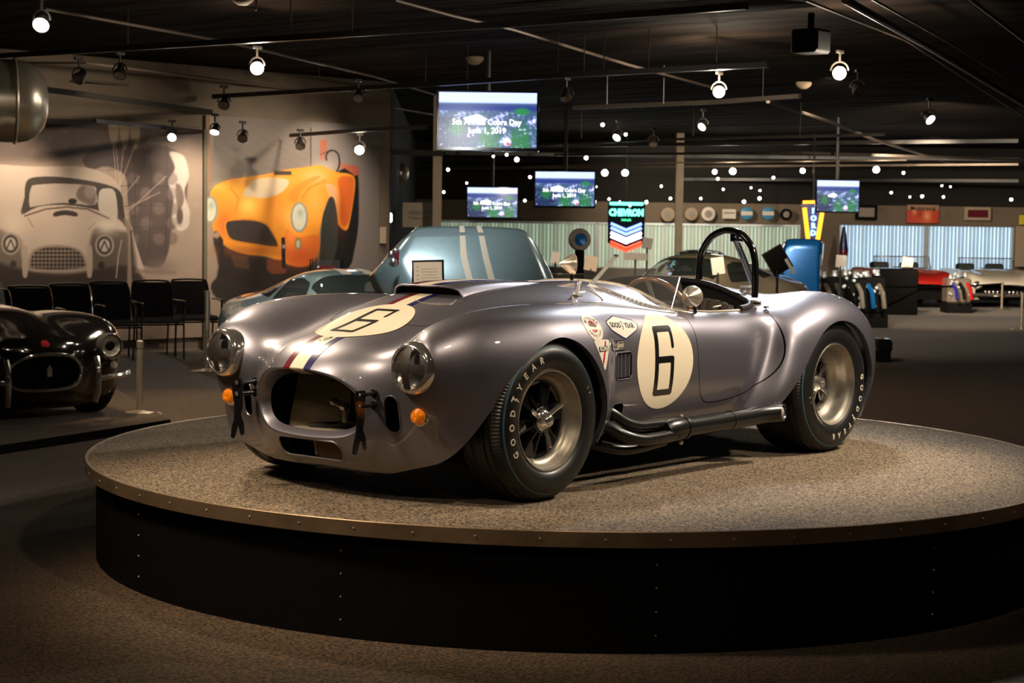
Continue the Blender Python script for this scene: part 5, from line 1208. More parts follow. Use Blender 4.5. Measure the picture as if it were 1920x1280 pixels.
# ---- belt stanchions
def stanchion(u, v, h, lb, dark=False, s=1.0, z=FLOOR):
    p = on_z(u, v, z); t = empty('stanchion', p, label=lb, cat='stanchion', group='belt stanchions')
    q = MB(); q.lathe([(.17*s, 0), (.175*s, .008), (.165*s, .018), (.06*s, .03), (.03, .04)], 32); q.build('base', M['steel'], t, smooth=True)
    q = MB(); q.lathe([(.026, .03), (.026, h-.05)], 16); q.build('post', M['steel'], t, smooth=True)
    q = MB(); q.lathe([(.030, h-.06), (.031, h-.01), (.02, h)], 16); q.build('belt_head', M['gloss_black'] if dark else M['steel'], t, smooth=True); return p, h
s1 = stanchion(262, 778, .60, 'shining stanchion on the low black platform left of the turntable', s=1.0, z=-.43)
s2 = stanchion(388, 697, .86, 'stanchion half hidden behind the silver car\u2019s far headlamp')
s3 = stanchion(1651, 597, .60, 'stanchion standing by the black display box'); s4 = stanchion(1878, 580, .55, 'stanchion in front of the white car at far right'); s5 = stanchion(1915, 618, .60, 'rightmost stanchion at the right edge'); s6 = stanchion(-230, 812, .60, 'stanchion beyond the left edge of the black platform', z=-.43)
def belt(a, b, lb, w=.05):
    p0 = a[0]+Vector((0, 0, a[1]-.03)); p1 = b[0]+Vector((0, 0, b[1]-.03)); q = MB(); n = 8; V = []
    for i in range(n+1):
        t = i/n; p = p0.lerp(p1, t)-p0; p.z -= .06*4*t*(1-t)*.5; V += [p+Vector((0, 0, -w/2)), p+Vector((0, 0, w/2))]
    q.add(V, [(2*i, 2*i+2, 2*i+3, 2*i+1) for i in range(n)]); o = q.build('barrier_belt', M['black']); o.location = p0; sol = o.modifiers.new('s', 'SOLIDIFY'); sol.thickness = .003; tag(o, lb, 'belt')
belt(s1, s6, 'black barrier belt in front of the black car'); belt(s3, s4, 'black barrier belt in front of the red car', .04)
s7 = stanchion(640, 690, .86, 'stanchion hidden behind the silver car near the coupe')
# ---- low black platform under the black car
a, b, c = on_z(320, 787, -.41), on_z(-240, 872, -.41), on_z(150, 700, -.41)
q = MB(); e = (b-a); g = FH*4.0+RH*-1.6; P = [a, b, b+g, a+g]; q.add([p+Vector((0, 0, d)) for d in (0, -.06) for p in P], [(0, 1, 2, 3), (7, 6, 5, 4), (0, 4, 5, 1), (1, 5, 6, 2), (2, 6, 7, 3), (3, 7, 4, 0)])
o = q.build('low_platform', M['black']); tag(o, 'low flat black-edged platform under the black car', 'platform')
q = MB(); q.add([p+Vector((0, 0, .004)) for p in P], [(0, 1, 2, 3)]); q.build('carpet_inlay', M['floor'], o)
# ---- cars in the hall
def scaled_body(nu, nv): return net_surface(BN, nu, nv, .25, .15)
def simple_wheels(t, wb, y, R, rim):
    for x in (0, wb):
        for s_ in (-1, 1):
            w = MB(); A = aim((x, s_*y, R), (0, s_, 0)); w.lathe([(R*.62, -.16), (R*.9, -.17), (R, -.13), (R, -.02), (R*.9, .015), (R*.66, .01), (R*.62, -.01)], 32, A, cap=False); o = w.build('wheel', M['rubber'], t, smooth=True)
            w = MB(); w.lathe([(R*.64, 0), (R*.58, -.03), (R*.3, -.05), (R*.2, .0), (0, .01)], 24, A, cap=False); w.build('wheel_disc', rim, o, smooth=True)
# black sports car at left
def black_car():
    t = empty('black_sports_car', label='black open sports car on the low platform at the left edge', cat='car')
    G = scaled_body(5, 5); V = G.reshape(-1, 3).copy(); F = grid_faces(G.shape[0], G.shape[1])
    for A in (FRONT_ARCH, REAR_ARCH):
        g = poly_sdf(V[:, [0, 2]], A[::3]); V, F = clip(V, F, np.maximum(g, .52-np.abs(V[:, 1])))
    V, F = clip(V, F, np.maximum(poly_sdf(V[:, [0, 1]], COCKPIT), .45-V[:, 2])); mesh_obj('body_shell', V, F, M['black_paint'], t)
    q = MB(); ring = [(-.66+(p[0]+.60)*1.0, p[1], p[2]) for p in [tuple(v) for v in BN[1].tolist()]]; n = len(ring)
    q.tube(spl([tuple(v) for v in BN[1].tolist()], 3), .013, 8); q.build('grille_surround', M['chrome'], t, smooth=True)
    q = MB(); q.box((-.50, 0, .39), (.02, .60, .28)); q.build('grille_backing', M['black'], t)
    q = MB(); q.prism([(-.02, -.04), (.02, -.04), (.02, .02), (.0, .05), (-.02, .02)], 0, .01, frame((-.62, -.02, .40), (0, 1, 0), (0, 0, 1), (-1, 0, 0))); q.build('grille_emblem', M['greige'], t)
    p = front(0, .60, .004)[0]; q = MB(); q.lathe([(.035, 0), (.03, .004), (0, .006)], 16, aim(p, (-.8, 0, .6))); q.build('nose_badge', M['red_vinyl'], t)
    for s_ in (-1, 1):
        q = MB(); A = aim((-.60, s_*.5617, .566), (-1, 0, .05)); q.lathe([(.105, -.06), (.105, -.01), (.095, .006), (.085, .004)], 32, A, cap=False); h = q.build('headlamp', M['chrome'], t, smooth=True)
        q = MB(); q.lathe([(.086, .0), (.07, .015), (.03, .026), (0, .028)], 24, A, cap=False); q.build('lens', M['lamp_glass'], h, smooth=True); q = MB(); q.lathe([(0, -.06), (.08, -.01)], 24, A, cap=False); q.build('reflector', M['reflector'], h)
        q = MB(); q.tube(spl([(-.70, s_*.36, .16), (-.73, s_*.37, .26), (-.735, s_*.37, .40), (-.70, s_*.37, .50)], 4), .022, 8); q.build('overrider', M['chrome'], t, smooth=True)
        q = MB(); q.tube(spl([(-.72, s_*.36, .33), (-.70, s_*.52, .345), (-.60, s_*.70, .35), (-.45, s_*.80, .35)], 5), .020, 8); q.build('bumper_blade', M['chrome'], t, smooth=True)
        q = MB(); q.lathe([(.03, 0), (.025, .02), (0, .03)], 14, aim((-.56, s_*.60, .42), (-1, 0, 0))); q.build('side_lamp', M['white_board'], t, smooth=True)
    simple_wheels(t, 2.286, .78, .33, M['chrome'])
    q = MB(); q.box((1.2, 0, .25), (3.0, 1.3, .2)); q.build('floor_pan', M['black'], t)
    q = MB(); V = [(1.0+.10*j/4*1.2-.06*((i-5)/5)**2*-1, (i-5)/5*.56, .84+.09*j-.12*((i-5)/5)**4) for j in range(4) for i in range(11)]; q.add(V, grid_faces(4, 11)); q.build('windscreen', M['glass'], t, smooth=True)
    return t
M['black_paint'] = mat('black_car_paint', (.006, .005, .005), .15, coat=1, var=.05)
bc = black_car(); pn = on_z(88, 796, -.41); hd = (CAM-pn); hd.z = 0; hd.normalize(); an = math.atan2(-hd.y, -hd.x)+.50; bc.rotation_euler = (0, 0, an); off = Vector((math.cos(an), math.sin(an), 0))*.62; bc.location = (pn.x+off.x, pn.y+off.y, -.41)
# ---- coupe builder
COUPE = [  # nose to tail, eight keys from roof centre to sill
 [(-.72,0,.52),(-.72,.20,.52),(-.70,.40,.50),(-.66,.52,.47),(-.62,.60,.43),(-.60,.62,.38),(-.60,.60,.28),(-.60,.52,.20)],
 [(-.62,0,.60),(-.62,.22,.60),(-.60,.42,.60),(-.56,.56,.60),(-.52,.66,.55),(-.50,.69,.45),(-.50,.68,.30),(-.50,.60,.18)],
 [(-.30,0,.70),(-.30,.22,.70),(-.30,.42,.71),(-.30,.58,.74),(-.30,.70,.70),(-.30,.76,.56),(-.30,.77,.38),(-.30,.70,.20)],
 [(.20,0,.78),(.20,.22,.77),(.20,.42,.76),(.20,.58,.79),(.20,.71,.76),(.20,.80,.62),(.20,.82,.42),(.20,.76,.20)],
 [(.60,0,.82),(.60,.22,.82),(.60,.42,.81),(.60,.58,.80),(.60,.70,.77),(.60,.78,.64),(.60,.80,.42),(.60,.74,.20)],
 [(.85,0,.86),(.85,.22,.86),(.85,.42,.84),(.85,.56,.81),(.85,.68,.77),(.85,.77,.64),(.85,.79,.42),(.85,.74,.20)],
 [(1.12,0,1.06),(1.12,.22,1.06),(1.12,.40,1.03),(1.10,.52,.93),(1.05,.67,.79),(1.05,.77,.64),(1.05,.79,.42),(1.05,.74,.20)],
 [(1.38,0,1.15),(1.38,.22,1.145),(1.38,.40,1.11),(1.38,.52,1.0),(1.38,.67,.80),(1.38,.77,.64),(1.38,.79,.42),(1.38,.74,.20)],
 [(1.75,0,1.14),(1.75,.22,1.135),(1.75,.40,1.09),(1.75,.53,.98),(1.75,.68,.80),(1.75,.78,.64),(1.75,.80,.42),(1.75,.74,.20)],
 [(2.15,0,1.05),(2.15,.22,1.04),(2.15,.40,1.0),(2.15,.55,.92),(2.15,.72,.82),(2.15,.82,.64),(2.15,.83,.42),(2.15,.76,.20)],
 [(2.60,0,.94),(2.60,.22,.93),(2.60,.40,.90),(2.60,.56,.85),(2.60,.71,.79),(2.60,.80,.62),(2.60,.80,.42),(2.60,.74,.22)],
 [(3.0,0,.88),(3.0,.22,.88),(3.0,.40,.86),(3.0,.54,.82),(3.0,.65,.74),(3.0,.70,.58),(3.0,.70,.42),(3.0,.62,.26)],
 [(3.12,0,.80),(3.12,.20,.80),(3.12,.36,.78),(3.12,.50,.74),(3.12,.60,.66),(3.12,.63,.52),(3.12,.62,.40),(3.10,.55,.30)]]
def coupe(name, label, m, roof=True, stripes=None, zs=1.0, rimm=None, hood=True, wind=True):
    t = empty(name, label=label, cat='car'); K = np.array(COUPE, float)
    if not roof: K[:, :, 2] = np.minimum(K[:, :, 2], .80+.02*(K[:, :, 1] < .3)); 
    K[:, :, 2] *= zs
    KN = np.concatenate([K[:, ::-1], (K*np.array([1, -1, 1]))[:, 1:]], 1); G = net_surface(KN, 6, 6, .3, .2); V = G.reshape(-1, 3); F = grid_faces(G.shape[0], G.shape[1])
    for cx in (0, 2.35): V, F = clip(V, F, np.maximum(np.hypot(V[:, 0]-cx, V[:, 2]-.30)-.37, .5-np.abs(V[:, 1])))
    if not hood: V, F = clip(V, F, np.maximum(V[:, 0]-.66, .34-V[:, 2]))
    if roof:
        wp = {'windscreen': None, 'side_window': np.array([(1.12, .83), (1.27, 1.03), (1.45, 1.07), (1.78, 1.05), (1.80, .85)])*[1, zs], 'quarter_window': np.array([(1.86, .87), (1.84, 1.03), (2.02, .99), (2.22, .90)])*[1, zs]}
        gw = np.minimum(np.minimum(V[:, 0]-.90-.06*np.abs(V[:, 1]), 1.22-V[:, 0]), .50-np.abs(V[:, 1]))+0*V[:, 2]; gw = np.where(V[:, 2] > .7*zs, gw, -1)
        W_, WF = clip(V, F, gw); V, F = clip(V, F, -gw); mesh_obj('windscreen', W_, WF, M['glass'], t)
        for nm in ('side_window', 'quarter_window'):
            g = np.maximum(poly_sdf(V[:, [0, 2]], wp[nm]), .35-np.abs(V[:, 1])); W_, WF = clip(V, F, -g); V, F = clip(V, F, g)
            for s_ in (-1, 1):
                a_, b_ = clip(W_, WF, s_*W_[:, 1]); mesh_obj(nm, a_, b_, M['glass'], t)
    else:
        V, F = clip(V, F, np.maximum(poly_sdf(V[:, [0, 1]], np.array([(1.0, -.6), (1.95, -.6), (1.95, .6), (1.0, .6)])), .5-V[:, 2]))
    mesh_obj('body_shell', V, F, m, t)
    q = MB(); q.box((1.3, 0, .30), (3.4, 1.3, .22)); q.box((1.55, 0, .50), (.9, 1.1, .3)); q.build('floor_pan', M['black'], t)
    for s_ in (-1, 1):
        q = MB(); q.box((1.75, s_*.33, .70), (.12, .42, .45), bev=.04); q.build('seat', M['leather'], t, smooth=True)
        q = MB(); A = aim((-.60, s_*.58, .50), (-1, 0, .1)); q.lathe([(.09, -.08), (.09, 0), (.07, .01), (.0, .03)], 20, A); q.build('headlamp', M['chrome'], t, smooth=True)
        q = MB(); q.lathe([(.05, 0), (.04, .02), (0, .03)], 14, aim((3.11, s_*.45, .62), (1, 0, 0))); q.build('tail_lamp', M['red_vinyl'], t, smooth=True)
    simple_wheels(t, 2.35, .80, .32, rimm or M['steel'])
    if wind and not roof:
        q = MB(); V = [(1.0+.06*j-.10*(1-((i-6)/6)**2)+.0, (i-6)/6*.60, .80+.085*j) for j in range(4) for i in range(13)]; q.add(V, grid_faces(4, 13)); w = q.build('windscreen', M['glass'], t, smooth=True)
        q = MB(); q.tube([V[39+i] for i in range(13)], .012, 6); q.tube([V[0], V[39]], .012, 6); q.tube([V[12], V[51]], .012, 6); q.build('screen_frame', M['chrome'], w, smooth=True)
    if stripes is not None:
        for y0 in (-.17, .07):
            Gx = (G+np.array([0, 0, .004])).reshape(-1, 3); V2, F2 = clip(Gx, grid_faces(G.shape[0], G.shape[1]), np.minimum(np.minimum(Gx[:, 1]-y0, y0+.10-Gx[:, 1]), np.minimum(Gx[:, 0]-(.66 if not hood else -.7), Gx[:, 2]-.6)))
            if roof: V2, F2 = clip(V2, F2, np.maximum(V2[:, 0]-1.22, .90-V2[:, 0]))
            if len(V2): mesh_obj('stripe', V2, F2, stripes, t)
    return t
def place(t, P, ang, z=FLOOR, s=1.0): t.location = (P.x, P.y, z); t.rotation_euler = (0, 0, ang); t.scale = (s, s, s)
M['pale_blue'] = mat('pale_blue_paint', (.36, .50, .52), .25, metal=.45, coat=1, var=.04); M['beige_paint'] = mat('warm_beige_paint', (.52, .42, .28), .3, metal=.3, coat=1, var=.04); M['ivory'] = mat('ivory_paint', (.72, .58, .40), .3, coat=1, var=.03); M['white_paint'] = mat('white_car_paint', (.78, .70, .58), .3, coat=1, var=.03); M['red_paint'] = mat('red_car_paint', (.50, .02, .015), .25, coat=1, var=.04); M['blue_paint'] = mat('bright_blue_paint', (.01, .16, .50), .25, metal=.3, coat=1, var=.05); M['royal'] = mat('royal_blue_paint', (.02, .02, .25), .3, coat=1); M['dark_green'] = mat('dark_green_paint', (.02, .05, .045), .25, coat=1)
rz = math.atan2(RH.y, RH.x)
# pale blue coupe: nose to the right, its clamshell front tipped open
cp = coupe('pale_blue_coupe', 'pale blue racing coupe with cream stripes behind the silver car', M['pale_blue'], stripes=M['cream'], hood=False)
def end_on(t, u, D, lx, ld, z=FLOOR, s=1.0):
    """nose at lateral of column u and depth D, tail towards (lx right, ld away)"""
    d = (RH*lx+FH*ld).normalized(); P = CAM+RH*((u-960)/3332.5*D)+FH*D+d*(.72*s); place(t, P, math.atan2(d.y, d.x), z, s)
end_on(cp, 862, 15.1, -.52, .855)
def open_front():
    """tipped-up front bodywork, wide plate with folded edges, shown from its outer side"""
    t = empty('open_hood', parent=None); return t
def hood_plate(parent, name, cen, w, h, m, tilt, stripes=None, yaw=0.0, bow=.10, taper=.12, rise=0.0, skew=0.0):
    X = RH*math.cos(yaw)+FH*math.sin(yaw); Zv = (Vector((0, 0, 1))*math.cos(tilt)+FH*math.sin(tilt)); Yn = Zv.cross(X); inv = parent.matrix_world.inverted() if parent else Matrix.Identity(4)
    F_ = frame(cen, X, Yn, Zv); nx, ny = 36, 20
    def pt(s_, t_, o=0.0):
        a = s_*2-1; ww = w/2*(1-taper*t_**2); x = a*ww; edge = max(0, abs(a)-.70)/.30; y = (bow*(a*a)+.34*edge**2.2)+.12*max(0, t_-.85)**1.3*4+.05*(1-t_)**3
        x += (1-t_)*skew*s_**.7+(1-s_)**3*(.22*abs(t_-.5)**1.2*2-.10); zz = t_*h+rise*s_-.05*abs(a)**4*h; return F_ @ Vector((x, y*1.0-o, zz))
    V = [pt(i/nx, j/ny) for i in range(nx+1) for j in range(ny+1)]; o = mesh_obj(name, [inv @ v for v in V], grid_faces(nx+1, ny+1), m, parent); md = o.modifiers.new('s', 'SOLIDIFY'); md.thickness = .02; md.offset = 1
    if stripes:
        for s0, t0, t1 in ((.44, .0, .82), (.44, .87, 1), (.56, .0, .82), (.56, .87, 1)):
            V = [pt(s0+.035*k/3+0*.1, t0+(t1-t0)*j/12, .012) for k in range(4) for j in range(13)]; mesh_obj('stripe', [inv @ v for v in V], grid_faces(4, 13), stripes, o)
    return o, pt
bpy.context.view_layer.update()
hc = at_d(872, 545, 14.7); hp_, pt_ = hood_plate(cp, 'clamshell_front', hc, 1.42, .60, M['pale_blue'], .42, M['cream'], .12, .03, .12, .0, .20)
inv = cp.matrix_world.inverted()
q = MB(); 
for (u, v, D, r) in ((733, 477, 14.35, .030), (737, 492, 14.35, .035), (741, 470, 14.3, .02)): q.lathe([(r, 0), (r*.8, r*.7), (0, r)], 14, inv @ aim(at_d(u, v, D), CAM-at_d(u, v, D)))
q.build('headlamp_cluster', M['chrome'], cp, smooth=True); q = MB(); q.box((0, 0, 0), (.05, .03, .12), inv @ frame(at_d(744, 484, 14.42), (RH+Vector((0, 0, .7))).normalized(), FH, (0, 0, 1)).to_4x4()); q.build('side_lamp', M['burgundy'], cp)
# case with a red model on the coupe's far side
def display_card(u0, u1, v0, v1, D, label, m, tilt=0.0, post=True, lean=0.0, border=None, cat='sign', name='information_sign', floor=FLOOR, txt=False):
    c = at_d((u0+u1)/2, (v0+v1)/2, D); w = (u1-u0)/3332.5*D; h = (v1-v0)/3332.5*D; t = empty(name, Vector((c.x, c.y, floor)), label=label, cat=cat)
    z = c.z-floor; Mx = frame((0, 0, z), RH, FH, (0, 0, 1)) @ Matrix.Rotation(tilt, 4, 'Y') @ Matrix.Rotation(-lean, 4, 'X')
    if border: q = MB(); q.box((0, .01, 0), (w+.03, .02, h+.03), Mx); q.build('sign_frame', border, t)
    q = MB(); q.box((0, -.005, 0), (w, .010, h), Mx); q.build('sign_panel', m, t)
    if txt:
        q = MB()
        for i in range(7): q.box((-.36*w, -.0115, h*(.36-.12*i)), (.05*w, .001, .035*h), Mx)
        for i in range(9): q.box((.06*w, -.0115, h*(.30-.085*i)), (.62*w*(1-.2*((i*7) % 3)/2), .001, .012*h), Mx)
        o = q.build('printed_lines', M['greige'], t); o['kind'] = 'stuff'
    if post:
        q = MB(); q.tube([(0, 0, 0.02), (0, 0, z-h/2+.02)], .014, 8); q.lathe([(.14, 0), (.14, .012), (.02, .03)], 20); q.build('sign_post', M['track'], t, smooth=True)
    return t
display_card(776, 829, 491, 556, 13.2, 'white information sheet in a thin black frame before the pale blue hood', M['white_board'], -.03, border=M['black'], txt=True)
t = empty('display_case', on_z(612, 640, FLOOR), label='small clear case holding a red model above the coupe roof', cat='case'); D_ = (t.location-CAM).dot(FH)
pc = at_d(612, 499, 20.0); t.location = (pc.x, pc.y, FLOOR); zz = pc.z-FLOOR
q = MB(); q.box((0, 0, zz), (.34, .20, .15), frame((0, 0, 0), RH, FH, (0, 0, 1))); q.build('clear_box', M['plexi'], t); q = MB(); q.box((0, 0, zz-.02), (.20, .10, .05), frame((0, 0, 0), RH, FH, (0, 0, 1)), bev=.02); q.build('red_model', M['red_vinyl'], t); q = MB(); q.box((0, 0, zz/2-.04), (.30, .18, zz-.08), frame((0, 0, 0), RH, FH, (0, 0, 1))); q.build('plinth', M['black'], t)
q = MB()
for sx in (-.17, .17):
    for sy in (-.1, .1): q.box((sx, sy, zz), (.012, .012, .16), frame((0, 0, 0), RH, FH, (0, 0, 1)))
q.build('case_edges', M['black'], t)
# thin easel with black rods by the mural
p = on_wall(440, 560)+WN*.5; t = empty('music_stand', (p.x, p.y, FLOOR), label='thin dark stand in front of the gold car mural', cat='stand'); q = MB(); q.tube([(0, 0, .02), (0, 0, .72)], .012, 6); q.lathe([(.13, 0), (.13, .012), (.02, .02)], 16); q.build('stand_pole', M['track'], t); q = MB(); q.box((.22, 0, .72), (.60, .03, .03), frame((0, 0, 0), RH, FH, (0, 0, 1))); q.build('stand_shelf', M['track'], t)
# beige coupe in the middle distance, and neighbours
def lat(u, D): return CAM+RH*((u-960)/3332.5*D)+FH*D
end_on(coupe('beige_coupe', 'warm beige fastback coupe seen above the steering wheel', M['beige_paint'], rimm=M['chrome']), 1120, 21.3, .60, .80, FLOOR, 1.08)
end_on(coupe('cream_roadster', 'cream open car in front of the neon shield, left part hidden', M['ivory'], roof=False), 1085, 26.0, -.1, 1, FLOOR, .80)
end_on(coupe('dark_green_coupe', 'dark green coupe behind the roll bar with a pale sign before it', M['dark_green']), 1335, 32.0, .0, 1, FLOOR, 1.0)
end_on(coupe('ivory_roadster', 'ivory open car seen through the roll bar', M['ivory'], roof=False), 1365, 27.6, -.08, 1, FLOOR, .85)
end_on(coupe('red_roadster', 'red open car with blue trim and exposed engine by the black box', M['red_paint'], roof=False), 1733, 35.6, -.05, 1, FLOOR, .97)
end_on(coupe('white_roadster', 'white open car with chrome teeth facing forward at the right edge', M['white_paint'], roof=False, rimm=M['chrome']), 1884, 36.2, .03, 1, FLOOR, .95)
wr = [o for o in bpy.data.objects if o.name.startswith('white_roadster')][0]
q = MB()
for i in range(-5, 6): q.lathe([(.03, 0), (.02, .05), (0, .06)], 8, aim((-.70, i*.085, .36), (-1, 0, 0)))
o = q.build('grille_teeth', M['chrome'], wr, smooth=True); o['kind'] = 'stuff'; q = MB(); q.tube([(-.60, -.75, .30), (-.76, -.4, .30), (-.78, 0, .29), (-.76, .4, .30), (-.60, .75, .30)], .035, 8); q.build('bumper', M['chrome'], wr, smooth=True)
# open hot-rod engine in front of the red car
def engine(c, s, label, n, cols, seed):
    random.seed(seed); t = empty('display_engine', (c.x, c.y, FLOOR), label=label, cat='engine'); fr = frame((0, 0, 0), RH, FH, (0, 0, 1))
    q = MB(); q.box((0, 0, .45*s), (n*.16*s, .5*s, .5*s), fr, bev=.03); q.build('engine_block', cols[0], t)
    for i in range(n):
        x = (i-(n-1)/2)*.15*s
        q = MB(); q.lathe([(.045*s, 0), (.030*s, .05*s), (.042*s, .08*s)], 12, fr @ Matrix.Translation((x, -.1*s, .70*s+.02*(i % 3)))); q.build('intake_stack', M['alu'], t, smooth=True)
        q = MB(); q.tube([fr @ Vector((x, -.25*s, .60*s)), fr @ Vector((x+.03, -.40*s, .50*s)), fr @ Vector((x+.06, -.42*s, .28*s))], .035*s, 8); q.build('exhaust_header', cols[1+i % (len(cols)-1)], t, smooth=True)
    q = MB()
    for i in range(5*n): q.lathe([(.03*s, 0), (.02*s, .03*s), (0, .035*s)], 8, fr @ Matrix.Translation((random.uniform(-n*.07, n*.07)*s, -.27*s, random.uniform(.25, .80)*s)) @ Matrix.Rotation(PI/2, 4, 'X'))
    o = q.build('bright_fittings', M['alu'], t, smooth=True); o['kind'] = 'stuff'
    q = MB(); q.box((0, 0, .10*s), (n*.17*s, .55*s, .2*s), fr); q.build('engine_stand', M['black'], t); return t
engine(lat(1590, 29), 1.15, 'blue and chrome engine display beyond the silver car\u2019s tail', 6, [M['black'], M['steel'], M['chrome'], M['gloss_black'], M['satin'], M['blue_paint']], 3)
engine(lat(1792, 34.4), .95, 'chrome hot-rod engine in front of the red open car', 3, [M['steel'], M['royal'], M['black'], M['red_vinyl']], 8)
# black display box
c = lat(1676, 33.4); q = MB(); q.box((0, 0, .42), (.78, .5, .84), frame((0, 0, 0), RH, FH, (0, 0, 1)), bev=.02); o = q.build('black_display_box', M['black']); o.location = (c.x, c.y, FLOOR); tag(o, 'tall matt black display box in front of the red car', 'box'); q = MB(); q.box((0, 0, .855), (.74, .46, .02), frame((0, 0, 0), RH, FH, (0, 0, 1))); q.build('box_lid', M['gloss_black'], o)
c = lat(1655, 21.5); q = MB(); q.box((0, 0, .06), (.18, .4, .12), frame((0, 0, 0), RH, FH, (0, 0, 1)), bev=.01); q.box((0, 0, .13), (.16, .3, .02), frame((0, 0, 0), RH, FH, (0, 0, 1))); o = q.build('floor_case', M['gloss_black']); o.location = (c.x, c.y, FLOOR+.14); q = MB(); q.box((0, 0, -.07), (.15, .36, .14), frame((0, 0, 0), RH, FH, (0, 0, 1))); q.build('case_foot', M['black'], o); tag(o, 'low black case on the floor right of the silver car\u2019s tail', 'case')
# blue open hood panel
t = empty('blue_car_hood', lat(1505, 27.5)+Vector((0, 0, 0)), label='bright blue hood standing open beyond the roll bar', cat='car hood'); t.location.z = FLOOR; bpy.context.view_layer.update()
o, _ = hood_plate(t, 'hood_panel', at_d(1503, 548, 27.5), .66, .84, M['blue_paint'], .12, None, -.1, .02, -.12); q = MB(); fr = frame((0, 0, 0), RH, FH, (0, 0, 1)); q.box((0, .15, .22), (.9, .6, .34), fr, bev=.06); q.build('car_nose', M['blue_paint'], t, smooth=True)
q = MB(); q.lathe([(.17, 0), (.17, .03), (.14, .06), (0, .075)], 20, fr @ Matrix.Translation((-.08, -.2, .42)) @ Matrix.Rotation(1.2, 4, 'X')); q.build('air_cleaner', M['white_board'], t, smooth=True)
# signs on posts
for a in ((1033, 1050, 472, 494, 24, 'small white card on a post beside the pale blue hood', 'white_board', .18), (1096, 1120, 480, 507, 21, 'beige card right of the central mirror', 'post', .15), (1204, 1223, 446, 467, 27, 'small white card on a post right of the neon shield', 'white_board', .15), (1170, 1213, 474, 488, 25, 'wide low white card beneath the neon shield', 'white_board', .02), (1334, 1358, 482, 514, 20.3, 'pale card seen through the roll bar', 'white_board', -.15), (1567, 1586, 478, 501, 28, 'white card left of the right window', 'white_board', .05), (1691, 1712, 482, 504, 33.4, 'white card standing on the black display box', 'white_board', .15)):
    display_card(a[0], a[1], a[2], a[3], a[4], a[5], M[a[6]], a[7], floor=FLOOR+(.87 if 'display box' in a[5] else 0))
display_card(1440, 1476, 466, 510, 19, 'dark slanted panel on a stand right of the roll bar', M['black'], -.55, border=M['track']); display_card(1478, 1484, 483, 515, 18.9, 'white edge card leaning right of the dark slanted panel', M['white_board'], -.55, post=False)
display_card(755, 822, 380, 426, 27, 'beige board with dark printed lines on the cream column', M['post'], 0, cat='sign', txt=False)
q = MB(); F_ = frame(at_d(788, 402, 26.95), RH, FH, (0, 0, 1))
for i, (y, w_) in enumerate(((.055, .30), (.03, .36), (.008, .34), (-.04, .34), (-.062, .24))): q.box((0, 0, y), (w_, .002, .012), F_)
o = q.build('board_lettering', M['greige']); tag(o, 'lines of dark print on the beige board by the column', 'lettering')
c = at_d(718, 441, 23.8); q = MB(); q.box((0, 0, 0), (.09, .02, .22), frame(c, RH, FH, (0, 0, 1)), bev=.004); o = q.build('wall_notice', M['post']); tag(o, 'small beige notice at the right end of the mural wall', 'sign')
c = at_d(731, 408, 24.5); q = MB(); q.box((0, 0, 0), (.06, .05, .13), frame(c, RH, FH, (0, 0, 1)), bev=.02); o = q.build('wall_light', E_SMALL); tag(o, 'small glowing white upright light by the mural wall end', 'light')
# round wheel display with globe
c = lat(1084, 30); t = empty('tyre_display', (c.x, c.y, FLOOR), label='upright tyre on a stand before the far blinds', cat='tyre'); z = at_d(1084, 449, 30).z-FLOOR; q = MB(); A = aim((0, 0, z), -FH+RH*.3); q.lathe([(.11, -.06), (.17, -.07), (.19, -.03), (.19, .03), (.17, .07), (.11, .06)], 28, A, cap=False); q.build('tyre', M['greige'], t, smooth=True); q = MB(); q.lathe([(0, 0), (.11, .02)], 20, A, cap=False); q.build('hub', M['blue_paint'], t); q = MB(); q.box((0, 0, (z-.18)/2), (.16, .16, z-.18), fr); q.build('stand', M['black'], t)
# ---- neon shield
def neon(name, col, st): return mat(name, col, .4, emit=st, ecol=col, var=0)
NC, NB, NW, NR, NG = neon('cyan_neon', (.35, 1, .85), 3.2), neon('blue_neon', (.45, .55, 1), 2.6), neon('white_neon', (1, .92, 1), 2.6), neon('red_neon', (1, .22, .12), 2.6), neon('green_neon', (.1, .8, .5), 2.0)
D_ = 36.0; c = at_d(1174, 425, D_); k = D_/3332.5; t = empty('neon_shield_sign', c, label='neon shield sign with cyan lettering and blue, white and red chevrons', cat='neon sign'); Fn = frame((0, 0, 0), RH, FH, (0, 0, 1))
q = MB(); q.prism([(-34*k, 47*k), (35*k, 47*k), (35*k, -30*k), (0, -48*k), (-34*k, -30*k)], 0, .06, Fn @ Matrix(((1, 0, 0, 0), (0, 0, 1, .02), (0, 1, 0, 0), (0, 0, 0, 1)))); q.build('sign_body', M['black'], t)
q = MB(); q.box((0, 0, 43*k), (64*k, .04, 6*k), Fn, bev=.02); q.build('top_tube', NC, t)
V, F = text2d('CHEVRON', 17*k, 1.2*k, .80); q = MB(); q.add(V, F, Fn @ Matrix(((1, 0, 0, 0), (0, 0, -1, -.01), (0, 1, 0, 26*k), (0, 0, 0, 1)))); q.build('name_letters', NC, t)
V, F = text2d('DEALER', 6*k, .2*k, .9); q = MB(); q.add(V, F, Fn @ Matrix(((1, 0, 0, 0), (0, 0, -1, -.01), (0, 1, 0, 12.5*k), (0, 0, 0, 1)))); q.build('small_letters', NG, t)
for y, m_ in ((2, NB), (-6, NB), (-15, NW), (-22, NW), (-32, NR), (-38, NR)):
    q = MB(); q.tube([Fn @ Vector((-29*k, -.03, (y+4)*k)), Fn @ Vector((0, -.03, (y-8)*k)), Fn @ Vector((29*k, -.03, (y+4)*k))], (2.8 if m_ is not NR else 2.2)*k, 8); q.build('chevron_tube', m_, t, smooth=True)
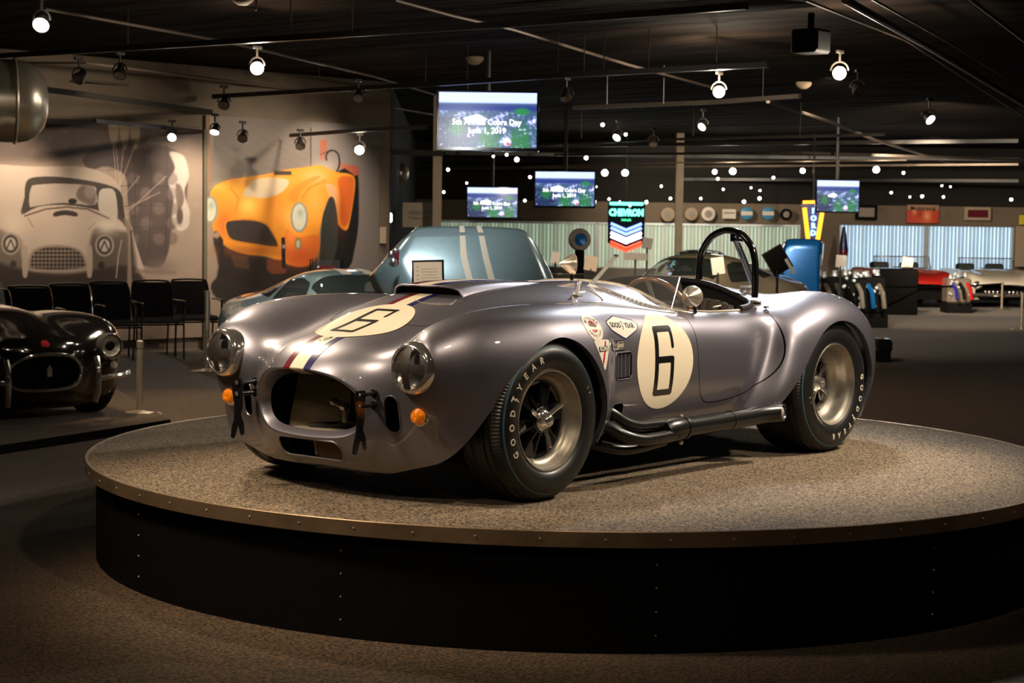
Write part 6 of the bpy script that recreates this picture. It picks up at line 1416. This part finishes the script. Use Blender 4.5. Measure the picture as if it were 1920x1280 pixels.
q = MB(); q.tube([(0, 0, .4), (0, 0, CZ-c.z)], .02, 6, M=Matrix.Translation(FH*.08)); q.build('sign_bracket', M['track'], t)
glow(c-FH*.6, 5, .2, (.5, 1, .85)); spot(room(6.2, 30.5, 2.5), lat(1884, 36)-Vector((0, 0, .6)), 1500, 60, .8, .1, WARM); spot(room(-2.9, 12.6, 2.8), on_z(262, 778, FLOOR), 110, 45, .9, .05, WARM)  # both spots are added without fixtures, for the white car and the shining stanchion
# yellow and blue neon arrow sign
c = at_d(1525, 414, 35.4); t = empty('neon_arrow_sign', c, label='upright neon sign with yellow wings and pale blue letters', cat='neon sign'); NY, NL, NP = neon('yellow_neon', (1, .62, .10), 2.6), neon('pale_blue_neon', (.50, .75, 1), 2.4), neon('violet_neon', (.45, .2, 1), 2.0)
q = MB(); q.prism([(-22*k, 32*k), (22*k, 32*k), (10*k, -38*k), (-10*k, -38*k)], 0, .05, Fn @ Matrix(((1, 0, 0, 0), (0, 0, 1, .03), (0, 1, 0, 0), (0, 0, 0, 1)))); q.build('sign_body', M['royal'], t)
for s_ in (-1, 1):
    q = MB(); q.tube([Fn @ Vector((s_*17*k, 0, 24*k)), Fn @ Vector((s_*9*k, 0, -34*k))], 4.2*k, 8); q.build('wing_tube', NY, t, smooth=True)
q = MB(); q.tube([Fn @ Vector((-20*k, 0, 34*k)), Fn @ Vector((8*k, 0, 35*k))], 3*k, 8); q.build('top_tube', NY, t, smooth=True); q = MB(); q.tube([Fn @ Vector((-2*k, 0, 36*k)), Fn @ Vector((9*k, 0, 36*k)), Fn @ Vector((9*k, 0, 20*k))], 1.8*k, 8); q.build('violet_tube', NP, t, smooth=True)
q = MB(); q.tube([(0, 0, .3), (0, 0, CZ-c.z)], .02, 6, M=Matrix.Translation(FH*.06)); q.build('sign_bracket', M['track'], t)
for i, chh in enumerate('FORD'):
    V, F = text2d(chh, 13*k, 1.0*k, 1.0); q = MB(); q.add(V, F, Fn @ Matrix(((1, 0, 0, 0), (0, 0, -1, -.02), (0, 1, 0, (18-13.5*i)*k), (0, 0, 0, 1)))); q.build('letter', NL, t)
# ---- round plaques and pictures on the far wall
D_ = 40.7; k = D_/3332.5
for u, v, r, mm, lb in ((1252, 402, 13, 'post', 'leftmost cream round sign on the far wall strip'), (1296, 401, 12, 'post', 'cream oval sign right of the far column'), (1328, 401, 13, 'white_board', 'pale round sign, third on the far wall strip'), (1400, 400, 12, 'sky', 'blue and white domed sign, left of its twin'), (1440, 400, 12, 'sky', 'blue and white domed sign, right of its twin'), (1474, 402, 11, 'black', 'dark round sign at the right end of the wall strip')):
    if mm == 'sky' and 'sky' not in M: M['sky'] = mat('sky_blue_enamel', (.06, .28, .50), .4, coat=.5)
    c = at_d(u, v, D_); q = MB(); q.lathe([(r*k, 0), (r*k, .03), (r*k*.9, .04), (0, .045)], 28, aim((0, 0, 0), -FH)); o = q.build('round_wall_sign', M[mm], smooth=True); o.location = c; tag(o, lb, 'sign')
    q = MB(); q.lathe([(r*k*.55, .045), (0, .05)], 20, aim((0, 0, 0), -FH)) if mm != 'sky' else q.box((0, -.05, 0), (r*1.75*k, .01, r*.6*k), Fn); q.build('sign_centre', M['greige'] if mm != 'sky' else M['white_board'], o)
c = at_d(1367, 401, D_); q = MB(); q.box((0, 0, 0), (26*k, .04, 18*k), Fn, bev=.01); o = q.build('oblong_wall_sign', M['white_board']); o.location = c; q = MB(); q.box((0, -.025, 2*k), (20*k, .01, 3*k), Fn); q.build('sign_line', M['greige'], o); tag(o, 'pale oblong sign between round signs on the far wall', 'sign')
for u0, u1, v0, v1, m1, m2, lb in ((1604, 1645, 384, 412, 'black', 'greige', 'dark framed picture right of the right hanging screen'), (1808, 1858, 388, 413, 'post', 'burgundy', 'pale framed dark picture above the right window')):
    c = at_d((u0+u1)/2, (v0+v1)/2, D_); q = MB(); q.box((0, 0, 0), ((u1-u0)*k, .05, (v1-v0)*k), Fn, bev=.01); o = q.build('framed_picture', M[m1]); o.location = c; tag(o, lb, 'picture'); q = MB(); q.box((0, -.03, 0), ((u1-u0-12)*k, .01, (v1-v0-11)*k), Fn); q.build('picture_print', M[m2], o)
c = at_d(1730, 401, D_); o = empty('red_poster', c, label='orange-red poster with dark script above the right window', cat='poster')
def poster(S, T, V):
    p = Paint(S*60, T*34, (.80, .22, .10)); p.put(sm((p.P[:, 1]-23)/2), (.62, .48, .38)); p.blob(38, 12, 8, 14, (1, .70, .45), .9); p.blob(14, 22, 4, 8, (.95, .75, .5), .8); p.blob(30, 4, 20, 5, (.85, .35, .15), .6); return p.c
painted('poster_print', (Fn @ Vector((-30*k, -.02, -17*k)), RH*(60*k), Vector((0, 0, 34*k))), 60, 34, poster, attr_mat('poster_print', 0, .5), o); q = MB(); q.box((0, .005, 0), (60*k, .04, 34*k), Fn); q.build('poster_board', M['burgundy'], o)
V, F = text2d('Motorama', 11*k, .2*k, 1.0); q = MB(); q.add(V, F, Fn @ Matrix(((1, 0, 0, 0), (0, 0, -1, -.026), (0, 1, 0, 10*k), (0, 0, 0, 1)))); q.build('poster_lettering', M['black'], o)
c = at_d(1914, 462, 40.6); q = MB(); q.box((0, 0, 0), (20*k, .05, 76*k), Fn, bev=.01); o = q.build('beige_wall_panel', M['post']); o.location = c; tag(o, 'tall pale panel at the right edge beside the window', 'panel')
c = at_d(1916, 412, 40.6); q = MB(); q.box((0, 0, 0), (10*k, .05, 18*k), Fn, bev=.01); o = q.build('yellow_sign', mat('yellow_enamel', (.75, .60, .03), .4)); o.location = c; tag(o, 'small yellow sign cut by the right edge', 'sign')
# furled flag
c = lat(1578, 38.5); t = empty('furled_flag', (c.x, c.y, FLOOR), label='furled dark flag on a pole at the left of the right window', cat='flag'); z1 = at_d(1578, 425, 38.5).z-FLOOR; z0 = at_d(1576, 478, 38.5).z-FLOOR
q = MB(); q.tube([(0, 0, .02), (0, 0, z1+.05)], .012, 6); q.lathe([(.14, 0), (.14, .02), (.02, .04)], 16); q.build('flag_pole', M['satin'], t, smooth=True); q = MB(); q.lathe([(.09, z0), (.11, z0+.12), (.07, z0+.35), (.03, z1)], 12); q.build('flag_cloth', M['navy'], t, smooth=True); q = MB(); q.lathe([(.095, z0-.02), (.115, z0+.10), (.09, z0+.18)], 12); q.build('flag_stripes', M['burgundy'], t, smooth=True)
